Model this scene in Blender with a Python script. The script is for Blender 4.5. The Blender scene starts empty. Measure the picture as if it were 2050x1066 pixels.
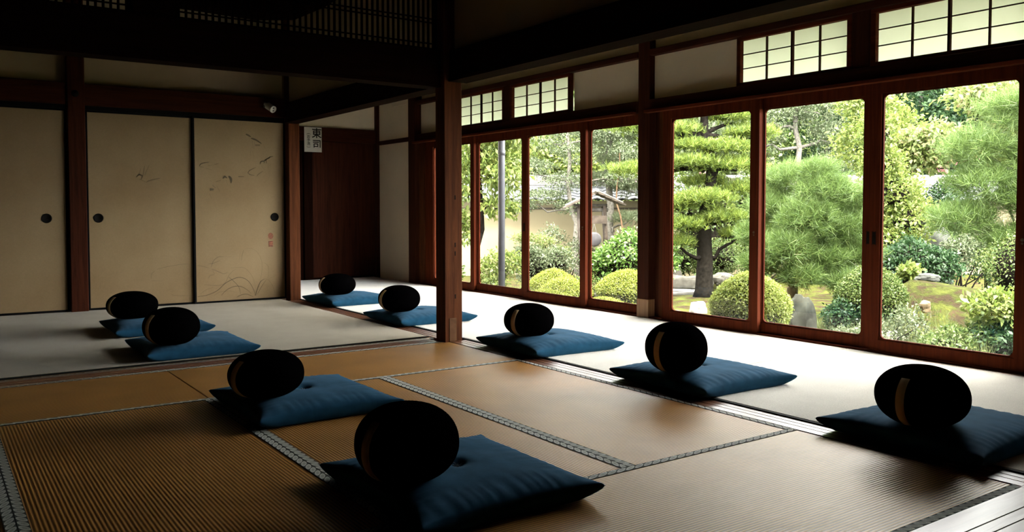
import bpy, math, random
import numpy as np
from mathutils import Vector, Matrix, noise
SC = bpy.context.scene
COL = SC.collection
PI = math.pi
rnd = random.Random(7)

# ------------------------------------------------------------------ view settings, camera
SC.view_settings.view_transform = 'Standard'
SC.view_settings.look = 'None'
SC.view_settings.gamma = 1.0
SC.view_settings.use_curve_mapping = False
SC.view_settings.exposure = 0.75
SC.render.engine = 'CYCLES'
SC.cycles.max_bounces = 10
SC.cycles.diffuse_bounces = 2
SC.cycles.glossy_bounces = 3
SC.cycles.transmission_bounces = 4
SC.cycles.transparent_max_bounces = 12
SC.cycles.caustics_reflective = False
SC.cycles.caustics_refractive = False
SC.cycles.sample_clamp_indirect = 6.0
SC.cycles.use_denoising = True
SC.cycles.denoiser = 'OPENIMAGEDENOISE'
SC.cycles.denoising_input_passes = 'RGB_ALBEDO_NORMAL'

CAM_Z = 0.93
cam_d = bpy.data.cameras.new('camera')
cam = bpy.data.objects.new('camera', cam_d); COL.objects.link(cam)
cam_d.sensor_width = 36.0
cam_d.lens = 1688.03 / 2050 * 36.0
cam_d.shift_y = -(533 - 484.25) / 2050.0
cam_d.clip_start = 0.05
cam.location = (0, 0, CAM_Z)
cam.rotation_euler = (PI / 2 - math.radians(2.268), 0, -math.radians(34.932))
SC.camera = cam

# ------------------------------------------------------------------ materials
MATS = {}
def nodemat(name):
    m = bpy.data.materials.new(name); m.use_nodes = True
    nt = m.node_tree; nt.nodes.clear()
    MATS[name] = m
    return m, nt, nt.nodes, nt.links
def N(nt, t, **kw):
    n = nt.nodes.new(t)
    for k, v in kw.items():
        if k.startswith('i_'): n.inputs[k[2:].replace('_', ' ')].default_value = v
        elif isinstance(k, str) and hasattr(n, k): setattr(n, k, v)
    return n
def principled(nt, color=(.5, .5, .5), rough=.6, spec=.4, **kw):
    p = nt.nodes.new('ShaderNodeBsdfPrincipled')
    p.inputs['Base Color'].default_value = (*color, 1)
    p.inputs['Roughness'].default_value = rough
    p.inputs['Specular IOR Level'].default_value = spec
    o = nt.nodes.new('ShaderNodeOutputMaterial')
    nt.links.new(p.outputs[0], o.inputs[0])
    return p
def ramp(nt, stops, interp='LINEAR'):
    r = nt.nodes.new('ShaderNodeValToRGB'); cr = r.color_ramp; cr.interpolation = interp
    while len(cr.elements) < len(stops): cr.elements.new(0.5)
    for e, (p, c) in zip(cr.elements, stops):
        e.position = p; e.color = (*c, 1)
    return r
def coords(nt, scale=(1, 1, 1), kind='Object'):
    tc = nt.nodes.new('ShaderNodeTexCoord'); mp = nt.nodes.new('ShaderNodeMapping')
    mp.inputs['Scale'].default_value = scale
    nt.links.new(tc.outputs[kind], mp.inputs[0]); return mp
def bump(nt, p, height_out, strength=.3, dist=.01):
    b = nt.nodes.new('ShaderNodeBump'); b.inputs['Strength'].default_value = strength; b.inputs['Distance'].default_value = dist
    nt.links.new(height_out, b.inputs['Height']); nt.links.new(b.outputs[0], p.inputs['Normal'])

def wood(name, dark, light, axis='z', rough=.45, spec=.4, scale=1.0):
    m, nt, n, l = nodemat(name)
    p = principled(nt, light, rough, spec)
    st = {'x': (1.2, 22, 22), 'y': (22, 1.2, 22), 'z': (22, 22, 1.2)}[axis]
    mp = coords(nt, tuple(s * scale for s in st))
    no = N(nt, 'ShaderNodeTexNoise'); no.inputs['Scale'].default_value = 1.6; no.inputs['Detail'].default_value = 8; no.inputs['Roughness'].default_value = .65
    no.inputs['Distortion'].default_value = .6
    l.new(mp.outputs[0], no.inputs['Vector'])
    r = ramp(nt, [(.3, dark), (.5, tuple((a + b) / 2 for a, b in zip(dark, light))), (.72, light)])
    l.new(no.outputs['Fac'], r.inputs[0]); l.new(r.outputs[0], p.inputs['Base Color'])
    bump(nt, p, no.outputs['Fac'], .25, .004)
    return m
def plain(name, color, rough=.6, spec=.3, nscale=None, var=.12, bumps=0.0):
    m, nt, n, l = nodemat(name)
    p = principled(nt, color, rough, spec)
    if nscale:
        mp = coords(nt)
        no = N(nt, 'ShaderNodeTexNoise'); no.inputs['Scale'].default_value = nscale; no.inputs['Detail'].default_value = 5
        l.new(mp.outputs[0], no.inputs['Vector'])
        r = ramp(nt, [(.3, tuple(c * (1 - var) for c in color)), (.7, tuple(min(1, c * (1 + var)) for c in color))])
        l.new(no.outputs['Fac'], r.inputs[0]); l.new(r.outputs[0], p.inputs['Base Color'])
        if bumps: bump(nt, p, no.outputs['Fac'], bumps, .004)
    return m

for ax in 'xyz':
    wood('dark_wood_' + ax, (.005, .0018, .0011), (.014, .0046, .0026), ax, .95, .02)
    wood('brown_wood_' + ax, (.022, .0055, .0028), (.06, .016, .007), ax, .7, .05)
    wood('red_wood_' + ax, (.046, .008, .003), (.115, .023, .007), ax, .7, .04)
    wood('old_wood_' + ax, (.040, .012, .005), (.115, .036, .012), ax, .7, .05)
    wood('pale_wood_' + ax, (.22, .10, .04), (.34, .18, .08), ax, .5, .35)
    wood('sill_wood_' + ax, (.12, .045, .02), (.16, .062, .028), ax, .36, .45)
plain('patch_wood', (.13, .062, .03), .7, .05, 9, .3)
plain('lacquer', (.004, .004, .0045), .7, .05)
plain('plaster', (.42, .33, .22), .9, .1, 3.0, .05)
plain('wall_plaster_white', (.86, .76, .58), .9, .1, 2.5, .04)
plain('dark_plaster', (.09, .055, .035), .9, .1, 2.5, .08)
plain('iron', (.008, .007, .006), .8, .05)
plain('brass_dark', (.10, .07, .04), .4, .5)
plain('paper_sign', (.62, .60, .55), .8, .2)
plain('ink', (.015, .013, .012), .8, .1)
plain('white_plastic', (.62, .62, .58), .4, .4)
plain('black_plastic', (.02, .02, .02), .4, .4)
plain('carpet_edge', (.012, .012, .010), .9, .1)  # near-black, carries the gap shadow drawn beside the window carpets
plain('metal_pole', (.085, .085, .10), .5, .4, 6, .15)

# painted sliding door paper: warm aged paper with faint stains
def m_fusuma():
    m, nt, n, l = nodemat('fusuma_paper')
    p = principled(nt, (.60, .49, .33), .75, .15)
    mp = coords(nt, (1, 1, 1))
    a = N(nt, 'ShaderNodeTexNoise'); a.inputs['Scale'].default_value = 1.3; a.inputs['Detail'].default_value = 6
    l.new(mp.outputs[0], a.inputs['Vector'])
    r = ramp(nt, [(.3, (.255, .165, .08)), (.7, (.34, .245, .135))])
    l.new(a.outputs['Fac'], r.inputs[0])
    b = N(nt, 'ShaderNodeTexNoise'); b.inputs['Scale'].default_value = 90; b.inputs['Detail'].default_value = 3
    l.new(mp.outputs[0], b.inputs['Vector'])
    mx = nt.nodes.new('ShaderNodeMixRGB'); mx.blend_type = 'MULTIPLY'; mx.inputs[0].default_value = .18
    l.new(r.outputs[0], mx.inputs[1]); l.new(b.outputs['Fac'], mx.inputs[2]); l.new(mx.outputs[0], p.inputs['Base Color'])
m_fusuma()

# woven rush mat: ribs along one axis
def m_tatami(name, axis):
    m, nt, n, l = nodemat(name)
    p = principled(nt, (.5, .33, .15), .47, .36); p.inputs['Specular Tint'].default_value = (1.0, .80, .50, 1)
    tc = nt.nodes.new('ShaderNodeTexCoord'); sp = nt.nodes.new('ShaderNodeSeparateXYZ'); l.new(tc.outputs['Object'], sp.inputs[0])
    ax = sp.outputs['Y' if axis == 'x' else 'X']; al = sp.outputs['X' if axis == 'x' else 'Y']
    mu = N(nt, 'ShaderNodeMath', operation='MULTIPLY'); mu.inputs[1].default_value = 2 * PI / .0128; l.new(ax, mu.inputs[0])
    sn = N(nt, 'ShaderNodeMath', operation='SINE'); l.new(mu.outputs[0], sn.inputs[0])
    h = N(nt, 'ShaderNodeMapRange'); h.inputs['From Min'].default_value = -1; h.inputs['From Max'].default_value = 1; l.new(sn.outputs[0], h.inputs['Value'])
    # fine rushes across the ribs
    mp = coords(nt, (900, 60, 1) if axis == 'x' else (60, 900, 1))
    fn = N(nt, 'ShaderNodeTexNoise'); fn.inputs['Scale'].default_value = 1.0; fn.inputs['Detail'].default_value = 2; l.new(mp.outputs[0], fn.inputs['Vector'])
    mp2 = coords(nt, (1.5, 1.5, 1)); bg = N(nt, 'ShaderNodeTexNoise'); bg.inputs['Scale'].default_value = 2.0; bg.inputs['Detail'].default_value = 5; l.new(mp2.outputs[0], bg.inputs['Vector'])
    r = ramp(nt, [(0.0, (.11, .042, .009)), (.45, (.34, .158, .036)), (1.0, (.43, .212, .055))]); l.new(h.outputs[0], r.inputs[0])
    m1 = nt.nodes.new('ShaderNodeMixRGB'); m1.blend_type = 'OVERLAY'; m1.inputs[0].default_value = .35; l.new(r.outputs[0], m1.inputs[1]); l.new(fn.outputs['Fac'], m1.inputs[2])
    m2 = nt.nodes.new('ShaderNodeMixRGB'); m2.blend_type = 'OVERLAY'; m2.inputs[0].default_value = .4; l.new(m1.outputs[0], m2.inputs[1]); l.new(bg.outputs['Fac'], m2.inputs[2])
    l.new(m2.outputs[0], p.inputs['Base Color'])
    bump(nt, p, h.outputs[0], .5, .0016)
m_tatami('tatami_x', 'x'); m_tatami('tatami_y', 'y')

# cloth border with interlaced oval pattern, UV: u along the strip in pattern repeats, v across
def m_heri():
    m, nt, n, l = nodemat('border_cloth')
    p = principled(nt, (.4, .4, .38), .85, .15)
    uv = nt.nodes.new('ShaderNodeUVMap'); sp = nt.nodes.new('ShaderNodeSeparateXYZ'); l.new(uv.outputs[0], sp.inputs[0])
    def M(op, a, b=None, c=None):
        q = N(nt, 'ShaderNodeMath', operation=op)
        for i, v in enumerate((a, b, c)):
            if v is None: continue
            if isinstance(v, (int, float)): q.inputs[i].default_value = v
            else: l.new(v, q.inputs[i])
        return q.outputs[0]
    tv = M('SUBTRACT', sp.outputs['Y'], .5)
    sh = M('MULTIPLY_ADD', tv, .95, sp.outputs['X'])
    fr = M('SUBTRACT', M('FRACT', sh), .5)
    a = M('POWER', M('ABSOLUTE', M('MULTIPLY', fr, 2.15)), 2.0)
    b = M('POWER', M('ABSOLUTE', M('MULTIPLY', tv, 2.1)), 2.4)
    d = M('ADD', a, b)
    r = ramp(nt, [(0.0, (.34, .34, .30)), (.10, (.24, .25, .22)), (.18, (.50, .50, .45)), (.34, (.26, .27, .24)), (.44, (.50, .50, .45)), (.86, (.52, .52, .47)), (.94, (.10, .105, .095)), (1.0, (.06, .065, .06))])
    l.new(d, r.inputs[0]); l.new(r.outputs[0], p.inputs['Base Color'])
    bump(nt, p, d, .2, .001)
m_heri()

def m_carpet(name, c):
    m, nt, n, l = nodemat(name)
    p = principled(nt, c, .95, .1)
    p.inputs['Sheen Weight'].default_value = .5; p.inputs['Sheen Roughness'].default_value = .4
    mp = coords(nt)
    a = N(nt, 'ShaderNodeTexNoise'); a.inputs['Scale'].default_value = 260; a.inputs['Detail'].default_value = 3; l.new(mp.outputs[0], a.inputs['Vector'])
    b = N(nt, 'ShaderNodeTexNoise'); b.inputs['Scale'].default_value = 5; b.inputs['Detail'].default_value = 4; l.new(mp.outputs[0], b.inputs['Vector'])
    r = ramp(nt, [(.3, tuple(x * .72 for x in c)), (.7, tuple(min(1, x * 1.15) for x in c))]); l.new(a.outputs['Fac'], r.inputs[0])
    mx = nt.nodes.new('ShaderNodeMixRGB'); mx.blend_type = 'OVERLAY'; mx.inputs[0].default_value = .15; l.new(r.outputs[0], mx.inputs[1]); l.new(b.outputs['Fac'], mx.inputs[2])
    l.new(mx.outputs[0], p.inputs['Base Color'])
    bump(nt, p, a.outputs['Fac'], .6, .003)
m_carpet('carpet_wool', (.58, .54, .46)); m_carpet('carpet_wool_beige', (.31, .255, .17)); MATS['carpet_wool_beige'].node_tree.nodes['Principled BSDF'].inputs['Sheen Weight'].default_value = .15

def m_fabric(name, c, sheen, sc):
    m, nt, n, l = nodemat(name)
    p = principled(nt, c, .85, .12)
    p.inputs['Sheen Weight'].default_value = sheen; p.inputs['Sheen Roughness'].default_value = .4
    p.inputs['Sheen Tint'].default_value = (min(1, c[0] * 4 + .2), min(1, c[1] * 4 + .2), min(1, c[2] * 4 + .2), 1)
    mp = coords(nt)
    a = N(nt, 'ShaderNodeTexNoise'); a.inputs['Scale'].default_value = sc; a.inputs['Detail'].default_value = 4; l.new(mp.outputs[0], a.inputs['Vector'])
    r = ramp(nt, [(.3, tuple(x * .8 for x in c)), (.7, tuple(x * 1.2 for x in c))]); l.new(a.outputs['Fac'], r.inputs[0]); l.new(r.outputs[0], p.inputs['Base Color'])
    bump(nt, p, a.outputs['Fac'], .3, .004)
m_fabric('navy_cotton', (.014, .060, .110), .15, 14); MATS['navy_cotton'].node_tree.nodes['Principled BSDF'].inputs['Specular IOR Level'].default_value = 0.02
m_fabric('black_cotton', (.0009, .0008, .0009), 0, 20); MATS['black_cotton'].node_tree.nodes['Principled BSDF'].inputs['Specular IOR Level'].default_value = 0.0
plain('strap_cloth', (.50, .34, .20), .8, .1)
plain('pale_thread', (.45, .48, .52), .8, .2)

def m_glass():
    m, nt, n, l = nodemat('window_glass')
    t = nt.nodes.new('ShaderNodeBsdfTransparent'); t.inputs[0].default_value = (.97, .98, .97, 1)
    g = nt.nodes.new('ShaderNodeBsdfGlossy'); g.inputs['Roughness'].default_value = 0.02
    lw = nt.nodes.new('ShaderNodeLayerWeight'); lw.inputs['Blend'].default_value = .5      # 1 - |cos|, same for both faces
    pw = N(nt, 'ShaderNodeMath', operation='POWER'); pw.inputs[1].default_value = 5.0; l.new(lw.outputs['Facing'], pw.inputs[0])
    fr = N(nt, 'ShaderNodeMath', operation='MULTIPLY_ADD'); fr.inputs[1].default_value = .5; fr.inputs[2].default_value = .03; l.new(pw.outputs[0], fr.inputs[0])
    mx = nt.nodes.new('ShaderNodeMixShader'); o = nt.nodes.new('ShaderNodeOutputMaterial')
    l.new(fr.outputs[0], mx.inputs[0]); l.new(t.outputs[0], mx.inputs[1]); l.new(g.outputs[0], mx.inputs[2]); l.new(mx.outputs[0], o.inputs[0])
m_glass()
def m_shoji():
    m, nt, n, l = nodemat('shoji_paper')
    d = nt.nodes.new('ShaderNodeBsdfDiffuse'); d.inputs[0].default_value = (.6, .6, .54, 1)
    t = nt.nodes.new('ShaderNodeBsdfTranslucent'); t.inputs[0].default_value = (.80, .82, .68, 1)
    mx = nt.nodes.new('ShaderNodeMixShader'); mx.inputs[0].default_value = .75; o = nt.nodes.new('ShaderNodeOutputMaterial')
    l.new(d.outputs[0], mx.inputs[1]); l.new(t.outputs[0], mx.inputs[2]); l.new(mx.outputs[0], o.inputs[0])
m_shoji()

# foliage: colour differs from leaf to leaf
def m_leaf(name, c0, c1, c2=None, trans=.35, gloss=.025):
    m, nt, n, l = nodemat(name)
    ge = nt.nodes.new('ShaderNodeNewGeometry')
    st = [(0, c0), (1, c1)] if c2 is None else [(0, c0), (.75, c1), (1, c2)]
    r = ramp(nt, st); l.new(ge.outputs['Random Per Island'], r.inputs[0])
    d = nt.nodes.new('ShaderNodeBsdfDiffuse'); t = nt.nodes.new('ShaderNodeBsdfTranslucent'); g = nt.nodes.new('ShaderNodeBsdfGlossy'); g.inputs['Roughness'].default_value = .45
    g.inputs[0].default_value = (.8, .85, .8, 1)
    l.new(r.outputs[0], d.inputs[0]); l.new(r.outputs[0], t.inputs[0])
    mx = nt.nodes.new('ShaderNodeMixShader'); mx.inputs[0].default_value = trans
    m2 = nt.nodes.new('ShaderNodeMixShader'); m2.inputs[0].default_value = gloss; o = nt.nodes.new('ShaderNodeOutputMaterial')
    l.new(d.outputs[0], mx.inputs[1]); l.new(t.outputs[0], mx.inputs[2]); l.new(mx.outputs[0], m2.inputs[1]); l.new(g.outputs[0], m2.inputs[2]); l.new(m2.outputs[0], o.inputs[0])
GB = .33
def gc(r, g, b): return (r * GB, g * GB, b * GB)
m_leaf('leaf_black_pine', gc(.09, .17, .035), gc(.42, .58, .09), gc(.66, .78, .13), .2)
m_leaf('leaf_red_pine', gc(.13, .24, .055), gc(.30, .47, .12), gc(.44, .60, .17))
m_leaf('leaf_clipped', gc(.34, .48, .07), gc(.74, .86, .20), gc(.9, .95, .32))
m_leaf('leaf_clipped_yellow', gc(.38, .50, .06), gc(.72, .82, .15), gc(.82, .76, .16))
m_leaf('leaf_glossy', gc(.12, .28, .04), gc(.30, .56, .09), gc(.42, .68, .14), .3, .05)
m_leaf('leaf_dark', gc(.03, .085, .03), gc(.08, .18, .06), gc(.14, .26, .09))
m_leaf('leaf_mid', gc(.12, .22, .05), gc(.32, .44, .12), gc(.52, .60, .20))
m_leaf('leaf_grey', gc(.16, .22, .10), gc(.34, .42, .22), gc(.50, .54, .32))
m_leaf('leaf_light', gc(.22, .34, .06), gc(.48, .60, .14), gc(.66, .72, .20), .45)
m_leaf('leaf_maple', gc(.26, .38, .09), gc(.52, .62, .20), gc(.72, .56, .30), .45)
m_leaf('flower_pink', (.75, .22, .35), (.9, .45, .55))
m_leaf('grass_blade', gc(.20, .30, .07), gc(.42, .48, .18))
plain('bark_dark', (.010, .0085, .007), .95, .02, 25, .5, .8)
plain('bark_grey', (.11, .10, .085), .9, .1, 25, .4, .6)
plain('bark_brown', (.10, .06, .035), .9, .1, 25, .4, .6)
plain('stone_pale', (.13, .12, .10), .9, .2, 9, .35, .6)
plain('stone_grey', (.05, .052, .045), .9, .2, 7, .5, .6)
plain('stone_mottled', (.027, .028, .022), .9, .1, 5, .7, .7)
plain('stone_white', (.24, .225, .21), .9, .2, 12, .2, .6)
plain('stone_ochre', (.15, .11, .065), .9, .2, 9, .35, .6)
plain('weathered_wood', (.055, .042, .033), .8, .2, 12, .4, .5)
plain('weathered_dark', (.10, .09, .08), .8, .2, 12, .4, .5)
plain('bronze', (.05, .045, .05), .5, .5, 10, .3)
plain('garden_plaster', (.19, .16, .10), .9, .1, 1.5, .07)
plain('tile_grey', (.06, .063, .068), .45, .5, 6, .35)
plain('tile_pale', (.14, .14, .14), .45, .5, 6, .3)
def m_ground():
    m, nt, n, l = nodemat('moss_ground')
    p = principled(nt, (.2, .18, .1), .95, .05)
    mp = coords(nt)
    a = N(nt, 'ShaderNodeTexNoise'); a.inputs['Scale'].default_value = 4.0; a.inputs['Detail'].default_value = 8; a.inputs['Roughness'].default_value = .7; l.new(mp.outputs[0], a.inputs['Vector'])
    r = ramp(nt, [(.36, (.020, .014, .008)), (.45, (.042, .028, .014)), (.50, (.034, .038, .008)), (.64, (.070, .078, .015))]); l.new(a.outputs['Fac'], r.inputs[0]); 
    b = N(nt, 'ShaderNodeTexNoise'); b.inputs['Scale'].default_value = 40; b.inputs['Detail'].default_value = 5; l.new(mp.outputs[0], b.inputs['Vector'])
    mx = nt.nodes.new('ShaderNodeMixRGB'); mx.blend_type = 'OVERLAY'; mx.inputs[0].default_value = .5; l.new(r.outputs[0], mx.inputs[1]); l.new(b.outputs['Fac'], mx.inputs[2])
    l.new(mx.outputs[0], p.inputs['Base Color']); bump(nt, p, b.outputs['Fac'], .8, .03)
m_ground()

# ------------------------------------------------------------------ mesh helpers
class MB:
    def __init__(s): s.v = []; s.f = []; s.uv = []; s.has_uv = False
    def add(s, vs, fs, uvs=None):
        o = len(s.v); s.v.extend([tuple(p) for p in vs])
        for i, f in enumerate(fs):
            s.f.append(tuple(o + k for k in f))
            if uvs is not None: s.uv.append(uvs[i]); s.has_uv = True
            else: s.uv.append([(0, 0)] * len(f))
        return s
    def box(s, x0, x1, y0, y1, z0, z1, b=0.0):
        if b <= 0:
            vs = [(x, y, z) for z in (z0, z1) for y in (y0, y1) for x in (x0, x1)]
            return s.add(vs, [(0, 2, 3, 1), (4, 5, 7, 6), (0, 1, 5, 4), (1, 3, 7, 5), (3, 2, 6, 7), (2, 0, 4, 6)])
        # chamfered box
        X, Y, Z = (x0, x1), (y0, y1), (z0, z1); vs = []; idx = {}
        for i in (0, 1):
            for j in (0, 1):
                for k in (0, 1):
                    sx, sy, sz = (1 if i == 0 else -1), (1 if j == 0 else -1), (1 if k == 0 else -1)
                    for a in range(3):
                        p = [X[i] + sx * b, Y[j] + sy * b, Z[k] + sz * b]; p[a] = (X[i], Y[j], Z[k])[a]
                        idx[(i, j, k, a)] = len(vs); vs.append(p)
        fs = []
        for a in range(3):
            o = [q for q in range(3) if q != a]
            for side in (0, 1):
                q = []
                for (m, n) in ((0, 0), (1, 0), (1, 1), (0, 1)):
                    c = [0, 0, 0]; c[a] = side; c[o[0]] = m; c[o[1]] = n; q.append(idx[(*c, a)])
                fs.append(q if (side == 1) != (a == 1) else q[::-1])
        for a in range(3):      # edges running along axis a
            o = [q for q in range(3) if q != a]
            for m in (0, 1):
                for n in (0, 1):
                    c0 = [0, 0, 0]; c0[o[0]] = m; c0[o[1]] = n; c1 = list(c0); c1[a] = 1
                    fs.append([idx[(*c0, o[0])], idx[(*c1, o[0])], idx[(*c1, o[1])], idx[(*c0, o[1])]])
        for i in (0, 1):
            for j in (0, 1):
                for k in (0, 1): fs.append([idx[(i, j, k, 0)], idx[(i, j, k, 1)], idx[(i, j, k, 2)]])
        return s.add(vs, fs)
    def tube(s, pts, rad, seg=8, cap=True):
        pts = [Vector(p) for p in pts]; n = len(pts)
        if not hasattr(rad, '__len__'): rad = [rad] * n
        vs = []; up = Vector((.13, .27, .95)); prev = None
        for i, p in enumerate(pts):
            d = (pts[min(i + 1, n - 1)] - pts[max(i - 1, 0)]).normalized()
            if prev is None:
                a = d.cross(up if abs(d.dot(up)) < .95 else Vector((1, 0, 0))).normalized()
            else:
                a = (prev - d * prev.dot(d)).normalized()
            prev = a; b = d.cross(a)
            for k in range(seg):
                t = 2 * PI * k / seg; vs.append(p + (a * math.cos(t) + b * math.sin(t)) * rad[i])
        fs = [(i * seg + k, i * seg + (k + 1) % seg, (i + 1) * seg + (k + 1) % seg, (i + 1) * seg + k) for i in range(n - 1) for k in range(seg)]
        if cap: fs += [tuple(range(seg))[::-1], tuple((n - 1) * seg + k for k in range(seg))]
        return s.add(vs, fs)
    def lathe(s, prof, seg=32, c=(0, 0, 0)):
        vs = []; n = len(prof)
        for r, z in prof:
            for k in range(seg):
                t = 2 * PI * k / seg; vs.append((c[0] + r * math.cos(t), c[1] + r * math.sin(t), c[2] + z))
        fs = [(i * seg + k, i * seg + (k + 1) % seg, (i + 1) * seg + (k + 1) % seg, (i + 1) * seg + k) for i in range(n - 1) for k in range(seg)]
        fs += [tuple(range(seg))[::-1], tuple((n - 1) * seg + k for k in range(seg))]
        return s.add(vs, fs)
    def prism(s, poly, axis, a0, a1):
        """poly: list of 2D points in the two other axes (in order), extruded along axis"""
        def P(p, a): 
            return {'x': (a, p[0], p[1]), 'y': (p[0], a, p[1]), 'z': (p[0], p[1], a)}[axis]
        n = len(poly)
        vs = [P(p, a0) for p in poly] + [P(p, a1) for p in poly]
        fs = [tuple(range(n))[::-1], tuple(range(n, 2 * n))] + [(k, (k + 1) % n, n + (k + 1) % n, n + k) for k in range(n)]
        return s.add(vs, fs)
    def ring(s, y0, y1, z0, z1, hy0, hy1, hz0, hz1, r, x0, x1, k=6):
        """slab in the y-z plane between x0 and x1 with a round-cornered opening"""
        oc = [(y0, z0), (y1, z0), (y1, z1), (y0, z1)]
        cc = [(hy0 + r, hz0 + r, PI), (hy1 - r, hz0 + r, 1.5 * PI), (hy1 - r, hz1 - r, 0), (hy0 + r, hz1 - r, .5 * PI)]
        inner = []
        for (cy_, cz_, a0) in cc:
            inner.append([(cy_ + r * math.cos(a0 + .5 * PI * i / k), cz_ + r * math.sin(a0 + .5 * PI * i / k)) for i in range(k + 1)])
        for X, flip in ((x0, False), (x1, True)):
            vs = [(X, *p) for p in oc]; ids = []
            for arc in inner:
                ids.append(list(range(len(vs), len(vs) + k + 1))); vs += [(X, *p) for p in arc]
            fs = []
            for c in range(4):
                for i in range(k): fs.append((c, ids[c][i], ids[c][i + 1]) if not flip else (c, ids[c][i + 1], ids[c][i]))
                n = (c + 1) % 4
                q = (c, ids[c][k], ids[n][0], n); fs.append(q if not flip else q[::-1])
            s.add(vs, fs)
        vs = [(X, *p) for X in (x0, x1) for p in oc]
        s.add(vs, [(c, (c + 1) % 4, 4 + (c + 1) % 4, 4 + c) for c in range(4)])
        fl = [p for arc in inner for p in arc]; n = len(fl)
        vs = [(X, *p) for X in (x0, x1) for p in fl]
        s.add(vs, [(c, n + c, n + (c + 1) % n, (c + 1) % n) for c in range(n)])
        return s
    def build(s, name, mat, parent=None, origin=(0, 0, 0), smooth=False, auto=None):
        me = bpy.data.meshes.new(name)
        o = origin
        me.from_pydata([(p[0] - o[0], p[1] - o[1], p[2] - o[2]) for p in s.v], [], s.f)
        if s.has_uv:
            ul = me.uv_layers.new(name='UVMap')
            flat = [c for q in s.uv for p in q for c in p]
            ul.data.foreach_set('uv', flat)
        me.materials.append(MATS[mat] if isinstance(mat, str) else mat)
        if smooth: me.polygons.foreach_set('use_smooth', [True] * len(me.polygons))
        me.update()
        if auto is not None:
            me.polygons.foreach_set('use_smooth', [True] * len(me.polygons)); me.set_sharp_from_angle(angle=auto)
        ob = bpy.data.objects.new(name, me); COL.objects.link(ob)
        if parent is not None:
            ob.parent = parent; ob.location = Vector(o) - parent.location
        else: ob.location = o
        return ob
def tag(o, label=None, cat=None, group=None, kind=None):
    if label: o['label'] = label
    if cat: o['category'] = cat
    if group: o['group'] = group
    if kind: o['kind'] = kind
    return o
def empty(name, loc, label=None, cat=None, group=None, kind=None):
    o = bpy.data.objects.new(name, None); COL.objects.link(o); o.location = loc; o.empty_display_size = .1
    return tag(o, label, cat, group, kind)
def bx(name, mat, x0, x1, y0, y1, z0, z1, b=0, parent=None, kind='structure', label=None, origin=None):
    o = MB().box(x0, x1, y0, y1, z0, z1, b).build(name, mat, parent, origin if origin else ((x0 + x1) / 2, (y0 + y1) / 2, z0))
    if parent is None: tag(o, label, None, None, kind)
    return o
SKY = 15.5; SUN = 15.0
# ================================================================== THE ROOM
bx('floor', 'dark_wood_x', -4.2, 5.12, -3.2, 10.6, -.45, -.06)
# the earth-side walls and ceiling that close the dark rooms
bx('wall_left', 'dark_plaster', -4.3, -4.2, -3.2, 10.6, -.45, 3.1)
bx('wall_front', 'dark_plaster', -4.3, 5.12, -3.3, -3.2, -.45, 3.1)
bx('ceiling', 'dark_wood_y', -4.3, 5.12, -3.3, 10.6, 2.95, 2.99)
# roof with its deep eaves over the garden side
m = MB(); m.prism([(-4.6, 3.3), (5.0, 3.02), (6.20, 2.42), (6.20, 2.50), (5.0, 3.14), (-4.6, 3.5)], 'y', -4.2, 11.6)
tag(m.build('roof', 'weathered_dark', None, (1, 4, 3)), None, None, None, 'structure')
bx('ceiling', 'brown_wood_y', 5.095, 6.15, -4.0, 11.4, 2.285, 2.30)
bx('beam', 'old_wood_y', 5.97, 6.07, -4.0, 11.4, 2.301, 2.45)

# ---------------- tatami mats
PITCH = .0432
def strip(m, axis, a0, a1, b0, b1, z, z0, flip=False):
    """cloth border: long along axis a0..a1, across b0..b1, top at z, folded down to z0"""
    def P(a, b, zz): return (a, b, zz) if axis == 'x' else (b, a, zz)
    u0, u1 = a0 / PITCH, a1 / PITCH
    q = [P(a0, b0, z), P(a1, b0, z), P(a1, b1, z), P(a0, b1, z)]
    uv = [(u0, 0), (u1, 0), (u1, 1), (u0, 1)] if not flip else [(u0, 1), (u1, 1), (u1, 0), (u0, 0)]
    if axis == 'y': q = q[::-1]; uv = uv[::-1]
    m.add(q, [(0, 1, 2, 3)], [uv])
    for (b, nm) in ((b0, 0), (b1, 1)):
        m.add([P(a0, b, z0), P(a1, b, z0), P(a1, b, z), P(a0, b, z)], [(0, 1, 2, 3)], [[(u0, .93), (u1, .93), (u1, 1), (u0, 1)]])
    for a in (a0, a1):
        m.add([P(a, b0, z0), P(a, b1, z0), P(a, b1, z), P(a, b0, z)], [(0, 1, 2, 3)], [[(u0, .93), (u0, .93), (u0, 1), (u0, 1)]])
HW = .032
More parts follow.
